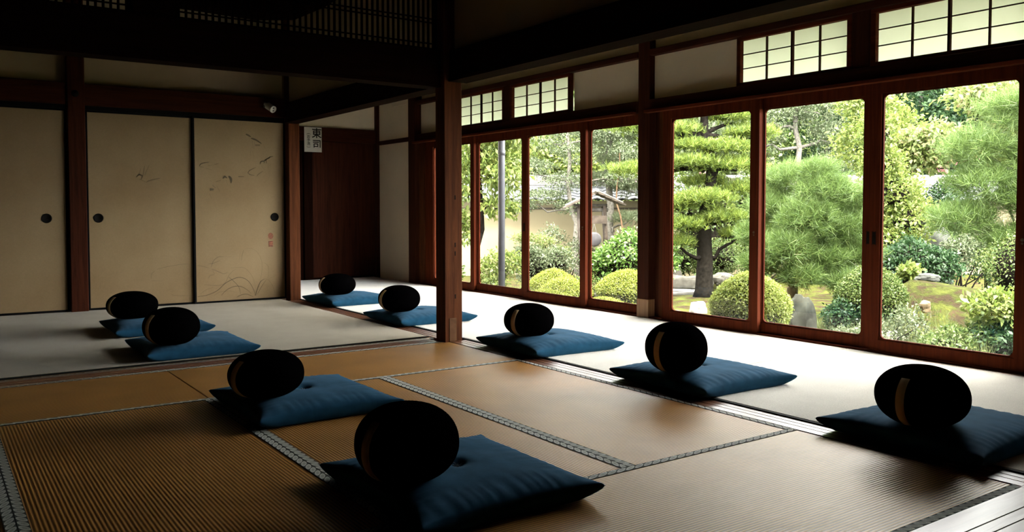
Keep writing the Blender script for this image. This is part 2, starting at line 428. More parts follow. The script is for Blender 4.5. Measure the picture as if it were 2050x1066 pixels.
MATS_T = [
  # x0, x1, y0, y1, long axis, label
  (-4.19, -2.66 + .0, 4.172, 5.083, 'x', 'straw mat in the darkness at the far left end of the back row'),
  (-2.66, -.73, 4.172, 5.083, 'x', 'straw mat of the back row off to the left'),
  (-.73, 1.127, 4.172, 5.083, 'x', 'dark smooth straw mat at the left along the back threshold'),
  (1.127, 2.984, 4.172, 5.083, 'x', 'golden smooth straw mat in front of the central pillar'),
  (-4.19, -1.645, 2.216, 4.172, 'y', 'shadowed straw mat beyond the left side of the middle row'),
  (-1.645, -.72, 2.216, 4.172, 'y', 'shadowed straw mat of the middle row off to the left'),
  (-.72, .205, 2.216, 4.172, 'y', 'unlit ribbed straw mat with border at the lower left corner'),
  (.205, 1.131, 2.216, 4.172, 'y', 'large dark ribbed straw mat filling the lower left'),
  (1.131, 2.058, 2.216, 4.172, 'y', 'ribbed straw mat under the two nearest floor cushions, borders both sides'),
  (2.058, 2.984, 2.216, 4.172, 'y', 'bright ribbed straw mat beside the garden-side threshold groove'),
  (-4.19, -.73, 1.302, 2.216, 'x', 'straw mat of the nearest row off to the left'),
  (-.73, 1.127, 1.302, 2.216, 'x', 'dark straw mat nearest the viewer at the left'),
  (1.127, 2.984, 1.302, 2.216, 'x', 'ribbed straw mat nearest the viewer, bottom right, along the pale front sill'),
]
for (x0, x1, y0, y1, ax, lab) in MATS_T:
    g = .0012
    t = empty('tatami_mat', ((x0 + x1) / 2, (y0 + y1) / 2, -.06), lab, 'tatami mat', 'straw mats of the middle room')
    MB().box(x0 + g, x1 - g, y0 + g, y1 - g, -.058, 0, .003).build('woven_cover', 'tatami_' + ax, t, ((x0 + x1) / 2, (y0 + y1) / 2, -.06))
    for side in (0, 1):
        m = MB()
        if ax == 'x':
            b0, b1 = (y0 + g - .0003, y0 + HW) if side == 0 else (y1 - HW, y1 - g + .0003)
            strip(m, 'x', x0 + g - .0003, x1 - g + .0003, b0, b1, .0022, -.05, side == 1)
        else:
            b0, b1 = (x0 + g - .0003, x0 + HW) if side == 0 else (x1 - HW, x1 - g + .0003)
            strip(m, 'y', y0 + g - .0003, y1 - g + .0003, b0, b1, .0022, -.05, side == 1)
        m.build('cloth_border', 'border_cloth', t, ((x0 + x1) / 2, (y0 + y1) / 2, -.06))
# the edge of the back room's mats that peeps out from under its carpet
t = empty('tatami_mat', (-.5, 5.6, -.06), 'straw mat mostly hidden under the back room carpet, only its border showing', 'tatami mat')
MB().box(-4.19, 2.98, 5.242, 6.1, -.058, -.002, .002).build('woven_cover', 'tatami_x', t, (-.5, 5.6, -.06))
m = MB(); strip(m, 'x', -4.19, 2.98, 5.241, 5.273, .0005, -.05); m.build('cloth_border', 'border_cloth', t, (-.5, 5.6, -.06))

# ---------------- wooden sills with running grooves
def sill(axis, a0, a1, b0, b1, top, grooves, name='trim_1', mat='sill_wood_'):
    """grooves: list of (start, end) across"""
    poly = [(b0, -.06), (b1, -.06), (b1, top)]
    for (g0, g1) in sorted(grooves, reverse=True):
        poly += [(g1, top), (g1, top - .006), (g0, top - .006), (g0, top)]
    poly += [(b0, top)]
    m = MB()
    if axis == 'x':
        m.prism(poly, 'x', a0, a1); og = ((a0 + a1) / 2, (b0 + b1) / 2, -.06)
    else:
        m.prism([(p[0], p[1]) for p in poly], 'y', a0, a1); og = ((b0 + b1) / 2, (a0 + a1) / 2, -.06)
    o = m.build(name, mat + axis, None, og); tag(o, None, None, None, 'structure'); return o
sill('x', -4.19, 2.93, 5.085, 5.24, .002, [(5.118, 5.136), (5.172, 5.190)], 'trim_1')
sill('y', 1.305, 5.03, 2.986, 3.118, .003, [(3.030, 3.037), (3.072, 3.079)], 'trim_2')
sill('y', 5.16, 8.19, 2.99, 3.118, .003, [(3.030, 3.037), (3.072, 3.079)], 'trim_3')
sill('x', -4.19, 2.97, 1.085, 1.300, .003, [(1.205, 1.210), (1.158, 1.163)], 'trim_4')
sill('y', -3.19, 1.10, 2.986, 3.118, .003, [(3.030, 3.037), (3.072, 3.079)], 'trim_5')
bx('trim_6', 'sill_wood_x', 2.972, 3.118, 1.102, 1.303, -.06, .003)

# ---------------- carpets
def carpet(x0, x1, y0, y1, lab, zt=.010, mt='carpet_wool'):
    t = empty('carpet', ((x0 + x1) / 2, (y0 + y1) / 2, -.06), lab, 'carpet')
    MB().box(x0, x1, y0, y1, -.055, zt, .003).build('pile', mt, t, ((x0 + x1) / 2, (y0 + y1) / 2, -.06))
    return t
def edge(t, x0, x1, y0, y1, zt=.0085):  # black strip painted in place of the shadowed gap between carpet and sill
    MB().box(x0, x1, y0, y1, -.055, zt).build('dark_edge', 'carpet_edge', t, t.location)
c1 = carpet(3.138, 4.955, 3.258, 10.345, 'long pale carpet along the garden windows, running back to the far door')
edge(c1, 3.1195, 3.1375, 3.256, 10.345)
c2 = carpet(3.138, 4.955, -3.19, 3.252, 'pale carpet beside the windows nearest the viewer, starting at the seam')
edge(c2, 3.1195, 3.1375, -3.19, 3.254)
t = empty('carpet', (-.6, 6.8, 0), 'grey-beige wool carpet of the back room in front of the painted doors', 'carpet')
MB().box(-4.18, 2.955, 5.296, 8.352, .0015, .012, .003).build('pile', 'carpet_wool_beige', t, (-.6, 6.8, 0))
MB().box(-4.18, 2.963, 5.288, 5.2955, .0015, .011).build('dark_edge', 'carpet_edge', t, (-.6, 6.8, 0))
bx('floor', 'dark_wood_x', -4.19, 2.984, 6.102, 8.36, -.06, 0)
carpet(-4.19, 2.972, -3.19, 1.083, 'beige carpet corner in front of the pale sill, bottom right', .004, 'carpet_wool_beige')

# ---------------- pillars
def pillar(x0, x1, y0, y1, z0, z1, mat='brown_wood_z', lab=None, b=.006, name='pillar'):
    return bx(name, mat, x0, x1, y0, y1, z0, z1, b, label=lab)
p = empty('pillar', (3.03, 5.09, 0), 'square dark central pillar with mortise holes and a patched foot', 'pillar', None, 'structure')
P0 = (3.03, 5.09, 0)
# shaft front face carries shallow slots
MB().box(2.947, 3.090, 5.032, 5.155, -.06, 2.95, .005).build('shaft', 'old_wood_z', p, P0)
m = MB()
for z in (.30, .60, .66, .99): m.box(3.028, 3.036, 5.0305, 5.036, z, z + .03)
m.build('mortise_slot', 'iron', p, P0)
MB().box(2.985, 3.040, 5.029, 5.06, 0.0, .165).build('patch', 'patch_wood', p, P0)
pillar(2.98, 3.12, 1.11, 1.25, -.06, 2.95, 'old_wood_z')
pillar(3.02, 3.135, 8.235, 8.36, -.06, 2.95, 'old_wood_z')
p = empty('pillar', (5.03, 5.18, 0), 'window pillar spliced at its foot with paler new wood', 'pillar', None, 'structure')
MB().box(4.962, 5.10, 5.113, 5.25, .165, 2.33, .004).build('shaft', 'brown_wood_z', p, (5.03, 5.18, 0))
MB().box(4.960, 5.102, 5.111, 5.252, 0, .165, .003).build('spliced_foot', 'pale_wood_z', p, (5.03, 5.18, 0))
pillar(4.93, 5.06, 9.13, 9.30, -.06, 2.5, 'brown_wood_z')
pillar(4.962, 5.10, 1.99, 2.149, -.06, 2.33, 'brown_wood_z')

# ---------------- beams and upper walls between the rooms
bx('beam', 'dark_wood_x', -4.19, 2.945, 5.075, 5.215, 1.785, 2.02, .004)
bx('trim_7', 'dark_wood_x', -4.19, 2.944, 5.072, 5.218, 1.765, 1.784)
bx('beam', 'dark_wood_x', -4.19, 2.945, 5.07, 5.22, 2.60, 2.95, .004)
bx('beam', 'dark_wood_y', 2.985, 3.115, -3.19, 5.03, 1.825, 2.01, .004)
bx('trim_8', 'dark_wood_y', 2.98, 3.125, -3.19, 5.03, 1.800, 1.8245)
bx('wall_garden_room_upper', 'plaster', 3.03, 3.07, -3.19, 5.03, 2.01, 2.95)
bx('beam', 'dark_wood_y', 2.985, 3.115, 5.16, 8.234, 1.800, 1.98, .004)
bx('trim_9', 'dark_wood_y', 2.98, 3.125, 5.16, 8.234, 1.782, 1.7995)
bx('wall_garden_room_upper', 'plaster', 3.03, 3.07, 5.16, 8.234, 1.98, 2.95)
def transom_lattice(x0, x1, lab):
    t = empty('openwork_transom', ((x0 + x1) / 2, 5.145, 2.02), lab, 'wooden lattice transom', 'lattice transoms above the dark beam')
    og = t.location
    m = MB(); m.box(x0, x1, 5.125, 5.165, 2.0205, 2.036).box(x0, x1, 5.125, 5.165, 2.58, 2.60).box(x0, x0 + .018, 5.125, 5.165, 2.036, 2.58).box(x1 - .018, x1, 5.125, 5.165, 2.036, 2.58)
    m.build('frame', 'dark_wood_x', t, og)
    m = MB(); n = int(round((x1 - x0 - .04) / .0385)); st = (x1 - x0 - .036) / n
    for i in range(1, n): xx = x0 + .018 + i * st; m.box(xx - .0065, xx + .0065, 5.140, 5.153, 2.036, 2.58)
    m.build('upright_slats', 'dark_wood_z', t, og)
    m = MB()
    for z in (2.062, 2.205, 2.232, 2.37, 2.395): m.box(x0 + .018, x1 - .018, 5.132, 5.1395, z, z + .009)
    m.build('cross_slats', 'dark_wood_x', t, og)
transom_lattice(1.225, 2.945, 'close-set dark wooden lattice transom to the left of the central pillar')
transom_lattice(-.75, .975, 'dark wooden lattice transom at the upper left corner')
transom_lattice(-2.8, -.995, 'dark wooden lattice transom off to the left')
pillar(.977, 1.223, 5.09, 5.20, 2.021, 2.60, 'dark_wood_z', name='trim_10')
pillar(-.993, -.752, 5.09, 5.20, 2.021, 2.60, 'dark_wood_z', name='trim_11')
m = MB(); m.tube([(1.0, 5.32, 2.22), (1.4, 5.32, 2.215), (1.75, 5.32, 2.205), (1.98, 5.32, 2.23), (2.16, 5.32, 2.32), (2.38, 5.32, 2.47), (2.6, 5.32, 2.66)], [.09, .09, .09, .085, .08, .075, .07], 12)
tag(m.build('curved_beam', 'dark_wood_x', None, (1.9, 5.3, 2.1), True), 'naturally bent dark timber seen behind the close-set lattice', 'beam', None, 'structure')

# ---------------- wall of painted sliding doors, back room
YD = 8.37
bx('wall_back', 'dark_plaster', -4.2, 3.1, 8.47, 8.55, -.45, 3.1)
bx('wall_back_upper', 'plaster', -4.2, 3.02, YD + .035, YD + .10, 2.02, 2.95)
bx('trim_12', 'brown_wood_x', -4.2, 1.045, YD - .045, YD + .09, 1.842, 2.035, .004)
bx('trim_13', 'brown_wood_x', 1.175, 3.02, YD - .045, YD + .09, 1.842, 2.035, .004)
bx('trim_14', 'lacquer', -4.2, 3.02, YD - .03, YD + .09, 1.806, 1.8415)
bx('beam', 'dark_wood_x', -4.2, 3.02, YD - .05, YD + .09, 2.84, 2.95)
post_a = pillar(1.058, 1.198, YD - .06, YD + .09, -.06, 2.84, 'brown_wood_z')
pillar(-2.02, -1.88, YD - .06, YD + .09, -.06, 2.84, 'brown_wood_z')
m = MB(); m.lathe([(.028, 0), (.030, .004), (.024, .007), (.008, .008), (.006, .012)], 20)
ob = m.build('nail_cover', 'iron', None, (0, 0, 0), True)
ob.rotation_euler = (PI / 2, 0, 0); ob.parent = post_a; ob.location = Vector((1.12, YD - .0605, 1.94)) - post_a.location

STROKES = [(0.0034,0.6,[(2.204,0.196),(2.317,0.18),(2.401,0.198),(2.448,0.282),(2.51,0.334)]),(0.0048,1,[(2.143,0.082),(2.24,0.094),(2.331,0.132),(2.408,0.198),(2.494,0.24),(2.548,0.249),(2.603,0.231),(2.65,0.185),(2.689,0.104),(2.696,0.063)]),(0.0021,0.5,[(1.911,0.114),(1.961,0.101),(2.088,0.092)]),(0.0041,0.8,[(2.368,0.083),(2.423,0.134),(2.493,0.162),(2.555,0.159),(2.617,0.124),(2.66,0.081)]),(0.0041,0.9,[(2.515,0.054),(2.562,0.075),(2.617,0.078),(2.68,0.048)]),(0.0055,1,[(2.7,0.059),(2.721,0.126),(2.754,0.196),(2.794,0.222)]),(0.0027,0.7,[(2.72,0.07),(2.769,0.155),(2.81,0.209)]),(0.0021,0.5,[(2.794,0.222),(2.835,0.208),(2.875,0.15),(2.895,0.092),(2.894,0.052)]),(0.0034,0.7,[(2.44,0.258),(2.493,0.209),(2.539,0.151),(2.554,0.084)]),(0.0021,0.4,[(2.449,0.344),(2.511,0.348),(2.581,0.345),(2.628,0.313),(2.674,0.248),(2.697,0.167),(2.704,0.063)]),(0.0021,0.4,[(2.704,0.063),(2.746,0.18),(2.772,0.339),(2.757,0.435),(2.717,0.5),(2.662,0.532),(2.599,0.527)]),(0.0034,0.4,[(2.591,0.523),(2.574,0.465),(2.566,0.41)]),(0.0021,0.4,[(2.559,0.505),(2.542,0.395)]),(0.0027,0.6,[(1.787,0.36),(1.893,0.382),(2.023,0.398),(2.095,0.395)]),(0.0027,0.6,[(2.14,0.384),(2.206,0.369),(2.266,0.348)]),(0.0021,0.4,[(1.733,0.276),(1.741,0.321),(1.773,0.349)]),(0.0027,0.4,[(1.736,0.254),(1.835,0.249)]),(0.0021,0.5,[(2.396,0.459),(2.52,0.453)]),(0.0048,0.5,[(2.274,0.359),(2.297,0.42),(2.343,0.457),(2.396,0.459)]),(0.0041,0.5,[(2.281,0.343),(2.334,0.318),(2.394,0.292),(2.433,0.306)]),(0.0034,0.5,[(2.246,0.252),(2.265,0.282),(2.303,0.288),(2.288,0.327)]),(0.0021,0.4,[(2.166,0.102),(2.226,0.145),(2.301,0.164)]),(0.0021,0.4,[(2.292,0.08),(2.354,0.115),(2.446,0.121),(2.515,0.102)]),(0.0041,0.5,[(2.248,0.394),(2.304,0.4),(2.358,0.425)]),(0.0021,0.3,[(2.796,0.386),(2.836,0.336),(2.831,0.224)]),(0.0021,0.3,[(2.835,0.216),(2.909,0.253)]),(0.0085,0.9,[(2.625,1.662),(2.649,1.65),(2.676,1.636)]),(0.0085,0.7,[(2.676,1.623),(2.725,1.608),(2.781,1.573)]),(0.0182,0.6,[(2.717,1.556),(2.767,1.558)]),(0.003,0.6,[(2.69,1.596),(2.692,1.524)]),(0.003,0.6,[(2.711,1.59),(2.703,1.514)]),(0.0024,0.4,[(2.689,1.499),(2.705,1.43)]),(0.0024,0.4,[(2.668,1.498),(2.671,1.45)]),(0.0024,0.5,[(2.802,1.552),(2.84,1.498)]),(0.0061,1,[(2.764,1.37),(2.772,1.394),(2.804,1.399),(2.803,1.378)]),(0.0061,0.9,[(2.804,1.402),(2.829,1.421),(2.865,1.439)]),(0.0073,0.9,[(2.858,1.444),(2.897,1.451)]),(0.0024,0.4,[(2.843,1.386),(2.849,1.274)]),(0.0024,0.4,[(2.868,1.373),(2.859,1.243)]),(0.0024,0.5,[(2.778,1.356),(2.803,1.315)]),(0.0073,0.9,[(2.822,1.413),(2.828,1.379)]),(0.0036,0.9,[(2.641,1.276),(2.658,1.304),(2.722,1.337)]),(0.003,0.7,[(2.641,1.279),(2.665,1.263),(2.707,1.255)]),(0.0048,0.6,[(2.728,1.247),(2.749,1.272),(2.792,1.301)]),(0.0085,0.9,[(2.397,1.219),(2.414,1.238),(2.438,1.223)]),(0.0121,0.8,[(2.452,1.244),(2.475,1.217),(2.475,1.176)]),(0.0024,0.5,[(2.431,1.203),(2.444,1.152)]),(0.0073,0.8,[(2.547,1.241),(2.602,1.242)]),(0.0267,0.8,[(2.273,1.112),(2.308,1.112)]),(0.0061,0.6,[(2.296,1.153),(2.329,1.126)]),(0.0061,0.5,[(2.33,1.187),(2.377,1.202)]),(0.003,0.5,[(2.336,1.147),(2.366,1.093)]),(0.003,0.4,[(2.269,1.071),(2.288,1.024)]),(0.0048,0.8,[(2.177,1.332),(2.197,1.358),(2.27,1.374)]),(0.0036,0.7,[(2.184,1.327),(2.22,1.323)]),(0.0036,0.5,[(2.239,1.314),(2.292,1.301)]),(0.0061,0.5,[(2.319,1.353),(2.359,1.364)]),(0.003,0.4,[(2.259,1.341),(2.299,1.346)]),(0.0065,0.9,[(1.619,1.217),(1.644,1.24),(1.671,1.227),(1.659,1.196)]),(0.0048,0.7,[(1.676,1.227),(1.693,1.322)]),(0.0048,0.5,[(1.692,1.236),(1.734,1.332)]),(0.0048,0.5,[(1.644,1.244),(1.661,1.296)]),(0.0065,0.6,[(1.707,1.176),(1.756,1.194),(1.831,1.213)]),(0.0048,0.6,[(1.643,1.201),(1.715,1.167)])]
def ribbon(m, pts, w, x_off=0, y=0.0, segs=5):
    """tapered brush line through (x, z) points lying in the plane y"""
    P = [Vector((p[0], p[1])) for p in pts]
    if len(P) > 2:
        Q = []
        for i in range(len(P) - 1):
            p0 = P[max(i - 1, 0)]; p1 = P[i]; p2 = P[i + 1]; p3 = P[min(i + 2, len(P) - 1)]
            for k in range(segs):
                t = k / segs
                Q.append(.5 * ((2 * p1) + (p2 - p0) * t + (2 * p0 - 5 * p1 + 4 * p2 - p3) * t * t + (3 * p1 - p0 - 3 * p2 + p3) * t ** 3))
        Q.append(P[-1]); P = Q
    n = len(P); vs = []
    for i, p in enumerate(P):
        d = (P[min(i + 1, n - 1)] - P[max(i - 1, 0)])
        if d.length < 1e-9: d = Vector((1, 0))
        d.normalize(); s = i / (n - 1); ww = w * (.25 + .75 * math.sin(PI * min(1, .12 + s * .86))) * .5
        nx, nz = -d.y * ww, d.x * ww
        vs += [(p.x + nx, y, p.y + nz), (p.x - nx, y, p.y - nz)]
    m.add(vs, [(2 * i, 2 * i + 2, 2 * i + 3, 2 * i + 1) for i in range(n - 1)])
def m_ink(name, c, a):
    m, nt, n, l = nodemat(name)
    d = nt.nodes.new('ShaderNodeBsdfDiffuse'); d.inputs[0].default_value = (*c, 1)
    t = nt.nodes.new('ShaderNodeBsdfTransparent'); mx = nt.nodes.new('ShaderNodeMixShader'); mx.inputs[0].default_value = a
    o = nt.nodes.new('ShaderNodeOutputMaterial'); l.new(t.outputs[0], mx.inputs[1]); l.new(d.outputs[0], mx.inputs[2]); l.new(mx.outputs[0], o.inputs[0])
m_ink('ink_wash_dark', (.10, .085, .06), .62); m_ink('ink_wash_light', (.13, .12, .09), .36); m_ink('seal_red', (.40, .12, .08), .55)

def fusuma(n, x0, x1, lab, hx, strokes=(), yoff=0.0, paint_lab=None):
    yd = YD + yoff; og = ((x0 + x1) / 2, yd, .012)
    t = empty('door_%d' % n, og, lab, 'sliding door', None, 'structure')
    z0, z1 = .014, 1.805
    MB().box(x0 + .012, x1 - .012, yd - .006, yd + .010, z0 + .012, z1 - .012).build('panel', 'fusuma_paper', t, og)
    m = MB(); m.box(x0, x0 + .0165, yd - .012, yd + .014, z0, z1).box(x1 - .0165, x1, yd - .012, yd + .014, z0, z1)
    m.box(x0 + .0165, x1 - .0165, yd - .012, yd + .014, z0, z0 + .017).box(x0 + .0165, x1 - .0165, yd - .012, yd + .014, z1 - .017, z1)
    m.build('frame', 'lacquer', t, og)
    m = MB(); m.lathe([(.041, 0), (.042, .004), (.036, .007), (.033, .002), (.001, .0015)], 28)
    h = m.build('finger_pull', 'iron', t, (0, 0, 0), True); h.rotation_euler = (PI / 2, 0, 0); h.location = Vector((hx, yd - .006, .842)) - t.location
    if strokes:
        for nm, mt, lo, hi in (('ink_painting', 'ink_wash_light', 0, .65), ('ink_painting', 'ink_wash_dark', .65, 9)):
            m = MB(); k = 0
            for (w, a, pts) in strokes:
                if lo <= a < hi: ribbon(m, pts, w * (1.9 if pts[0][1] > .9 else 1.35), 0, yd - .0064 - .0001 * (k % 4)); k += 1
            if k:
                o = m.build(nm, mt, t, og); o['label'] = paint_lab
    return t
S_L = [s for s in STROKES if s[2][0][0] < 2.115]; S_R = [s for s in STROKES if s[2][0][0] >= 2.115]
fusuma(1, .098, 1.052, 'plain aged paper sliding door at the far left, left of the brown post', .885)
fusuma(2, 1.203, 2.128, 'paper sliding door with a faint small ink bird, right of the brown post', 1.297, S_L, .0, 'faint grey ink drawing')
f3 = fusuma(3, 2.117, 3.018, 'paper sliding door painted with ink birds above arching grass', 2.905, S_R, -.028, 'grey ink drawing of birds and grass')
m = MB()
cx_, cz_ = 2.862, .652
m.add([(cx_ + .026 * math.cos(2 * PI * k / 16) , YD - .0346, cz_ + .032 * math.sin(2 * PI * k / 16)) for k in range(16)], [tuple(range(16))])
for k in range(3): m.box(2.840, 2.884, YD - .0350, YD - .0347, .545 + k * .020, .559 + k * .020)
m.box(2.840, 2.846, YD - .0350, YD - .0347, .545, .60)
o = m.build('red_seal', 'seal_red', f3, f3.location); o['label'] = 'round and square red seal prints'
fusuma(4, -.86, .108, 'plain aged paper sliding door further left, beyond the frame edge', .02, (), -.028)
fusuma(5, -1.875, -.85, 'plain paper sliding door deep in the dark left side', -1.78)
bx('wall_back_left', 'dark_plaster', -4.2, -2.02, YD, YD + .08, -.06, 1.806)

# small pale device on the head rail
t = empty('sensor_lamp', (2.84, YD - .046, 1.955), 'small white twin-eyed sensor lamp fixed to the rail above the painted door', 'sensor lamp')
og = t.location
MB().box(2.80, 2.85, YD - .07, YD - .045, 1.93, 1.985, .005).build('bracket', 'black_plastic', t, og)
d = Vector((.28, -.78, -.42)).normalized()
a = Vector((2.815, YD - .06, 1.965))
m = MB(); m.tube([a, a + d * .035, a + d * .04, a + d * .125, a + d * .135], [.018, .018, .034, .034, .036], 20)
m.build('body', 'white_plastic', t, og, auto=.6)
m = MB()
side = d.cross(Vector((0, 0, 1))).normalized(); upv = side.cross(d)
for s in (-1, 1):
    c = a + d * .1355 + upv * (.013 * s) + side * (.003 * s); m.tube([c, c + d * .002], .008, 12)
m.build('eye', 'black_plastic', t, og)

# ---------------- far end of the garden-side passage
YF = 10.40
bx('wall_far', 'dark_plaster', 3.0, 5.3, YF + .03, YF + .12, -.45, 3.1)
bx('wall_passage_left', 'dark_plaster', 2.98, 3.05, 8.48, YF, -.06, 2.95)
bx('wall_far_upper', 'wall_plaster_white', 3.05, 5.02, YF - .01, YF + .03, 1.975, 2.95)
bx('trim_15', 'brown_wood_x', 3.05, 5.02, YF - .045, YF + .03, 1.795, 1.975, .004)
bx('trim_16', 'dark_wood_z', 4.0, 4.10, YF - .04, YF + .03, -.06, 1.795, .003)
t = empty('door_6', (4.56, YF, 0), 'dark reddish plank door at the far end of the passage', 'door', None, 'structure')
m = MB()
for i in range(4):
    xx = 4.118 + i * .231; m.box(xx, xx + .2305, YF - .012, YF + .01, .02, 1.792, .0015)
m.build('planks', 'brown_wood_z', t, (4.56, YF, 0))
m = MB(); m.box(4.101, 4.117, YF - .03, YF + .02, .0, 1.794).box(5.025, 5.05, YF - .03, YF + .02, .0, 1.794).box(4.117, 5.025, YF - .03, YF + .02, .0, .03)
m.build('frame', 'dark_wood_z', t, (4.56, YF, 0))
bx('trim_17', 'dark_wood_z', 3.06, 3.99, YF - .01, YF + .02, -.06, 1.795)
bx('trim_18', 'brown_wood_z', 5.00, 5.06, YF - .07, YF + .02, -.06, 2.94, .004)
bx('wall_far_right', 'wall_plaster_white', 5.045, 5.12, 9.30, YF - .07, -.06, 2.94)
bx('trim_19', 'brown_wood_y', 5.018, 5.06, 9.30, YF - .07, 1.772, 1.825, .003)
# sign sheet
t = empty('paper_sign', (4.12, YF - .05, 1.81), 'white paper sign with large brush writing pinned above the dark far door', 'sign')
og = t.location
MB().box(4.004, 4.237, YF - .0485, YF - .0475, 1.652, 1.968).build('sheet', 'paper_sign', t, og)
def glyph(txt, x, z, size, bold, name='writing'):
    cu = bpy.data.curves.new(name, 'FONT'); cu.body = txt; cu.size = size; cu.align_x = 'CENTER'; cu.align_y = 'CENTER'; cu.extrude = .0003; cu.offset = bold
    cu.materials.append(MATS['ink'])
    tmp = bpy.data.objects.new('tmp', cu); COL.objects.link(tmp); bpy.context.view_layer.update()
    me = bpy.data.meshes.new_from_object(tmp, depsgraph=bpy.context.evaluated_depsgraph_get())
    bpy.data.objects.remove(tmp); me.materials.clear(); me.materials.append(MATS['ink'])
    o = bpy.data.objects.new(name, me); COL.objects.link(o); o.parent = t
    o.location = Vector((x, YF - .0490, z)) - t.location; o.rotation_euler = (PI / 2, 0, 0)
glyph('\u6771', 4.170, 1.885, .135, .002); glyph('\u53f8', 4.172, 1.745, .125, .002)
glyph('\u304a', 4.062, 1.845, .046, .0005); glyph('\u624b', 4.062, 1.800, .046, .0005); glyph('\u6d17', 4.062, 1.754, .046, .0005)
m = MB()
ribbon(m, [(4.034, 1.874), (4.050, 1.884), (4.074, 1.884), (4.090, 1.874)], .005, 0, YF - .0490)
m.build('writing', 'ink', t, og); m = MB()
ribbon(m, [(4.034, 1.722), (4.050, 1.712), (4.074, 1.712), (4.090, 1.722)], .005, 0, YF - .0490)
m.build('writing', 'ink', t, og)

# ---------------- garden wall of the room: rails, plaster, transoms
XG = 4.965
bx('trim_20', 'red_wood_y', XG - .002, 5.10, -3.2, 9.12, -.06, .022, .002)        # bottom track
bx('trim_21', 'brown_wood_y', XG - .02, 5.05, -3.2, 5.112, 1.735, 1.83, .003)        # head rail
bx('trim_22', 'brown_wood_y', XG - .02, 5.05, 5.252, 9.129, 1.735, 1.83, .003)
bx('trim_23', 'red_wood_y', XG - .075, XG - .0205, -3.2, 5.112, 1.716, 1.740, .003)        # projecting lip
bx('trim_24', 'red_wood_y', XG - .075, XG - .0205, 5.252, 9.129, 1.716, 1.740, .003)
bx('trim_25', 'brown_wood_y', XG - .01, 5.05, -3.2, 5.112, 2.195, 2.245, .003)
bx('trim_26', 'brown_wood_y', XG - .01, 5.05, 5.252, 9.129, 2.195, 2.245, .003)
bx('wall_garden_upper', 'wall_plaster_white', 5.03, 5.09, -3.2, 9.9, 2.245, 3.05)
bx('beam', 'dark_wood_y', XG - .06, 5.03, -3.2, 9.9, 2.44, 2.95)
def panel(y0, y1): bx('wall_garden_panel', 'wall_plaster_white', 5.02, 5.07, y0, y1, 1.83, 2.195)
panel(5.252, 6.170); panel(4.225, 5.112); panel(8.22, 9.129)
def transom(n, y0, y1, lab):
    t = empty('window_%d' % n, (5.02, (y0 + y1) / 2, 1.83), lab, 'paper transom window', None, 'structure'); og = t.location
    z0, z1 = 1.832, 2.193; w = .034
    m = MB(); m.box(4.975, 5.020, y0, y1, z0, z0 + .026, .002).box(4.975, 5.020, y0, y1, z1 - .026, z1, .002).box(4.975, 5.020, y0, y0 + w, z0 + .026, z1 - .026, .002).box(4.975, 5.020, y1 - w, y1, z0 + .026, z1 - .026, .002)
    m.build('frame', 'red_wood_y', t, og)
    a0, a1, b0, b1 = y0 + w, y1 - w, z0 + .026, z1 - .026
    m = MB()
    for i in (1, 2, 3):
        yy = a0 + (a1 - a0) * i / 4; ww = .008 if i == 2 else .0045; m.box(4.995 - (.004 if i == 2 else 0), 5.012, yy - ww, yy + ww, b0, b1)
    for i in (1, 2):
        zz = b0 + (b1 - b0) * i / 3; m.box(4.998, 5.011, a0, a1, zz - .003, zz + .003)
    m.build('lattice_bars', 'brown_wood_y', t, og)
    MB().box(5.0125, 5.0135, a0 - .005, a1 + .005, b0 - .005, b1 + .005).build('paper', 'shoji_paper', t, og)
transom(11, 7.275, 8.205, 'paper transom window just right of the central pillar')
transom(12, 6.180, 7.165, 'paper transom window left of the blank plaster panel')
transom(13, 3.270, 4.215, 'paper transom window between the blank panel and the largest one')
transom(14, 2.150, 3.135, 'largest paper transom window at the upper right corner')
pillar(4.97, 5.09, 7.166, 7.274, 1.83, 2.245, 'brown_wood_z', name='trim_27')
pillar(4.97, 5.09, 3.137, 3.268, 1.83, 2.245, 'brown_wood_z', name='trim_28')
pillar(4.97, 5.09, 1.93, 1.989, 1.83, 2.245, 'brown_wood_z', name='trim_29')
bx('wall_garden_panel', 'wall_plaster_white', 5.02, 5.07, -3.2, 1.93, 1.83, 2.195)

# ---------------- sliding glass windows
def sash(n, y0, y1, hy0, hy1, track, lab, pull=None, lock=None):
    """y0..y1 outer edge, hy0..hy1 glass opening"""
    xa = 4.972 if track == 0 else 5.012
    xb = xa + .033; z0, z1 = .022, 1.735
    t = empty('window_%d' % n, (xa + .016, (y0 + y1) / 2, z0), lab, 'sliding glass window', None, 'structure'); og = t.location
    m = MB(); m.ring(y0, y1, z0, z1, hy0 - .012, hy1 + .012, .090, 1.655, .004, xa, xb, 2)
    m.build('frame', 'red_wood_z', t, og)
    m = MB(); m.ring(hy0 - .0118, hy1 + .0118, .0902, 1.6548, hy0, hy1, .102, 1.643, .030, xa + .010, xa + .024, 8)
    m.build('glazing_bead', 'red_wood_z', t, og)
    MB().box(xa + .015, xa + .018, hy0 - .006, hy1 + .006, .096, 1.649).build('glass', 'window_glass', t, og)
    if pull is not None:
        m = MB(); m.box(xa - .0015, xa + .0005, pull - .010, pull + .010, .70, .78); m.box(xa - .0025, xa - .0015, pull - .013, pull - .010, .695, .785).box(xa - .0025, xa - .0015, pull + .010, pull + .013, .695, .785)
        m.build('finger_pull', 'iron', t, og)
    if lock is not None:
        m = MB(); m.tube([(xa - .004, lock, .755), (xa + .001, lock, .755)], .009, 12).tube([(xa - .003, lock, .735), (xa + .001, lock, .735)], .006, 10)
        m.build('lock', 'brass_dark', t, og)
sash(2, 2.150, 3.118, 2.240, 3.037, 0, 'glass window at the far right, nearest the viewer', pull=3.085, lock=2.20)
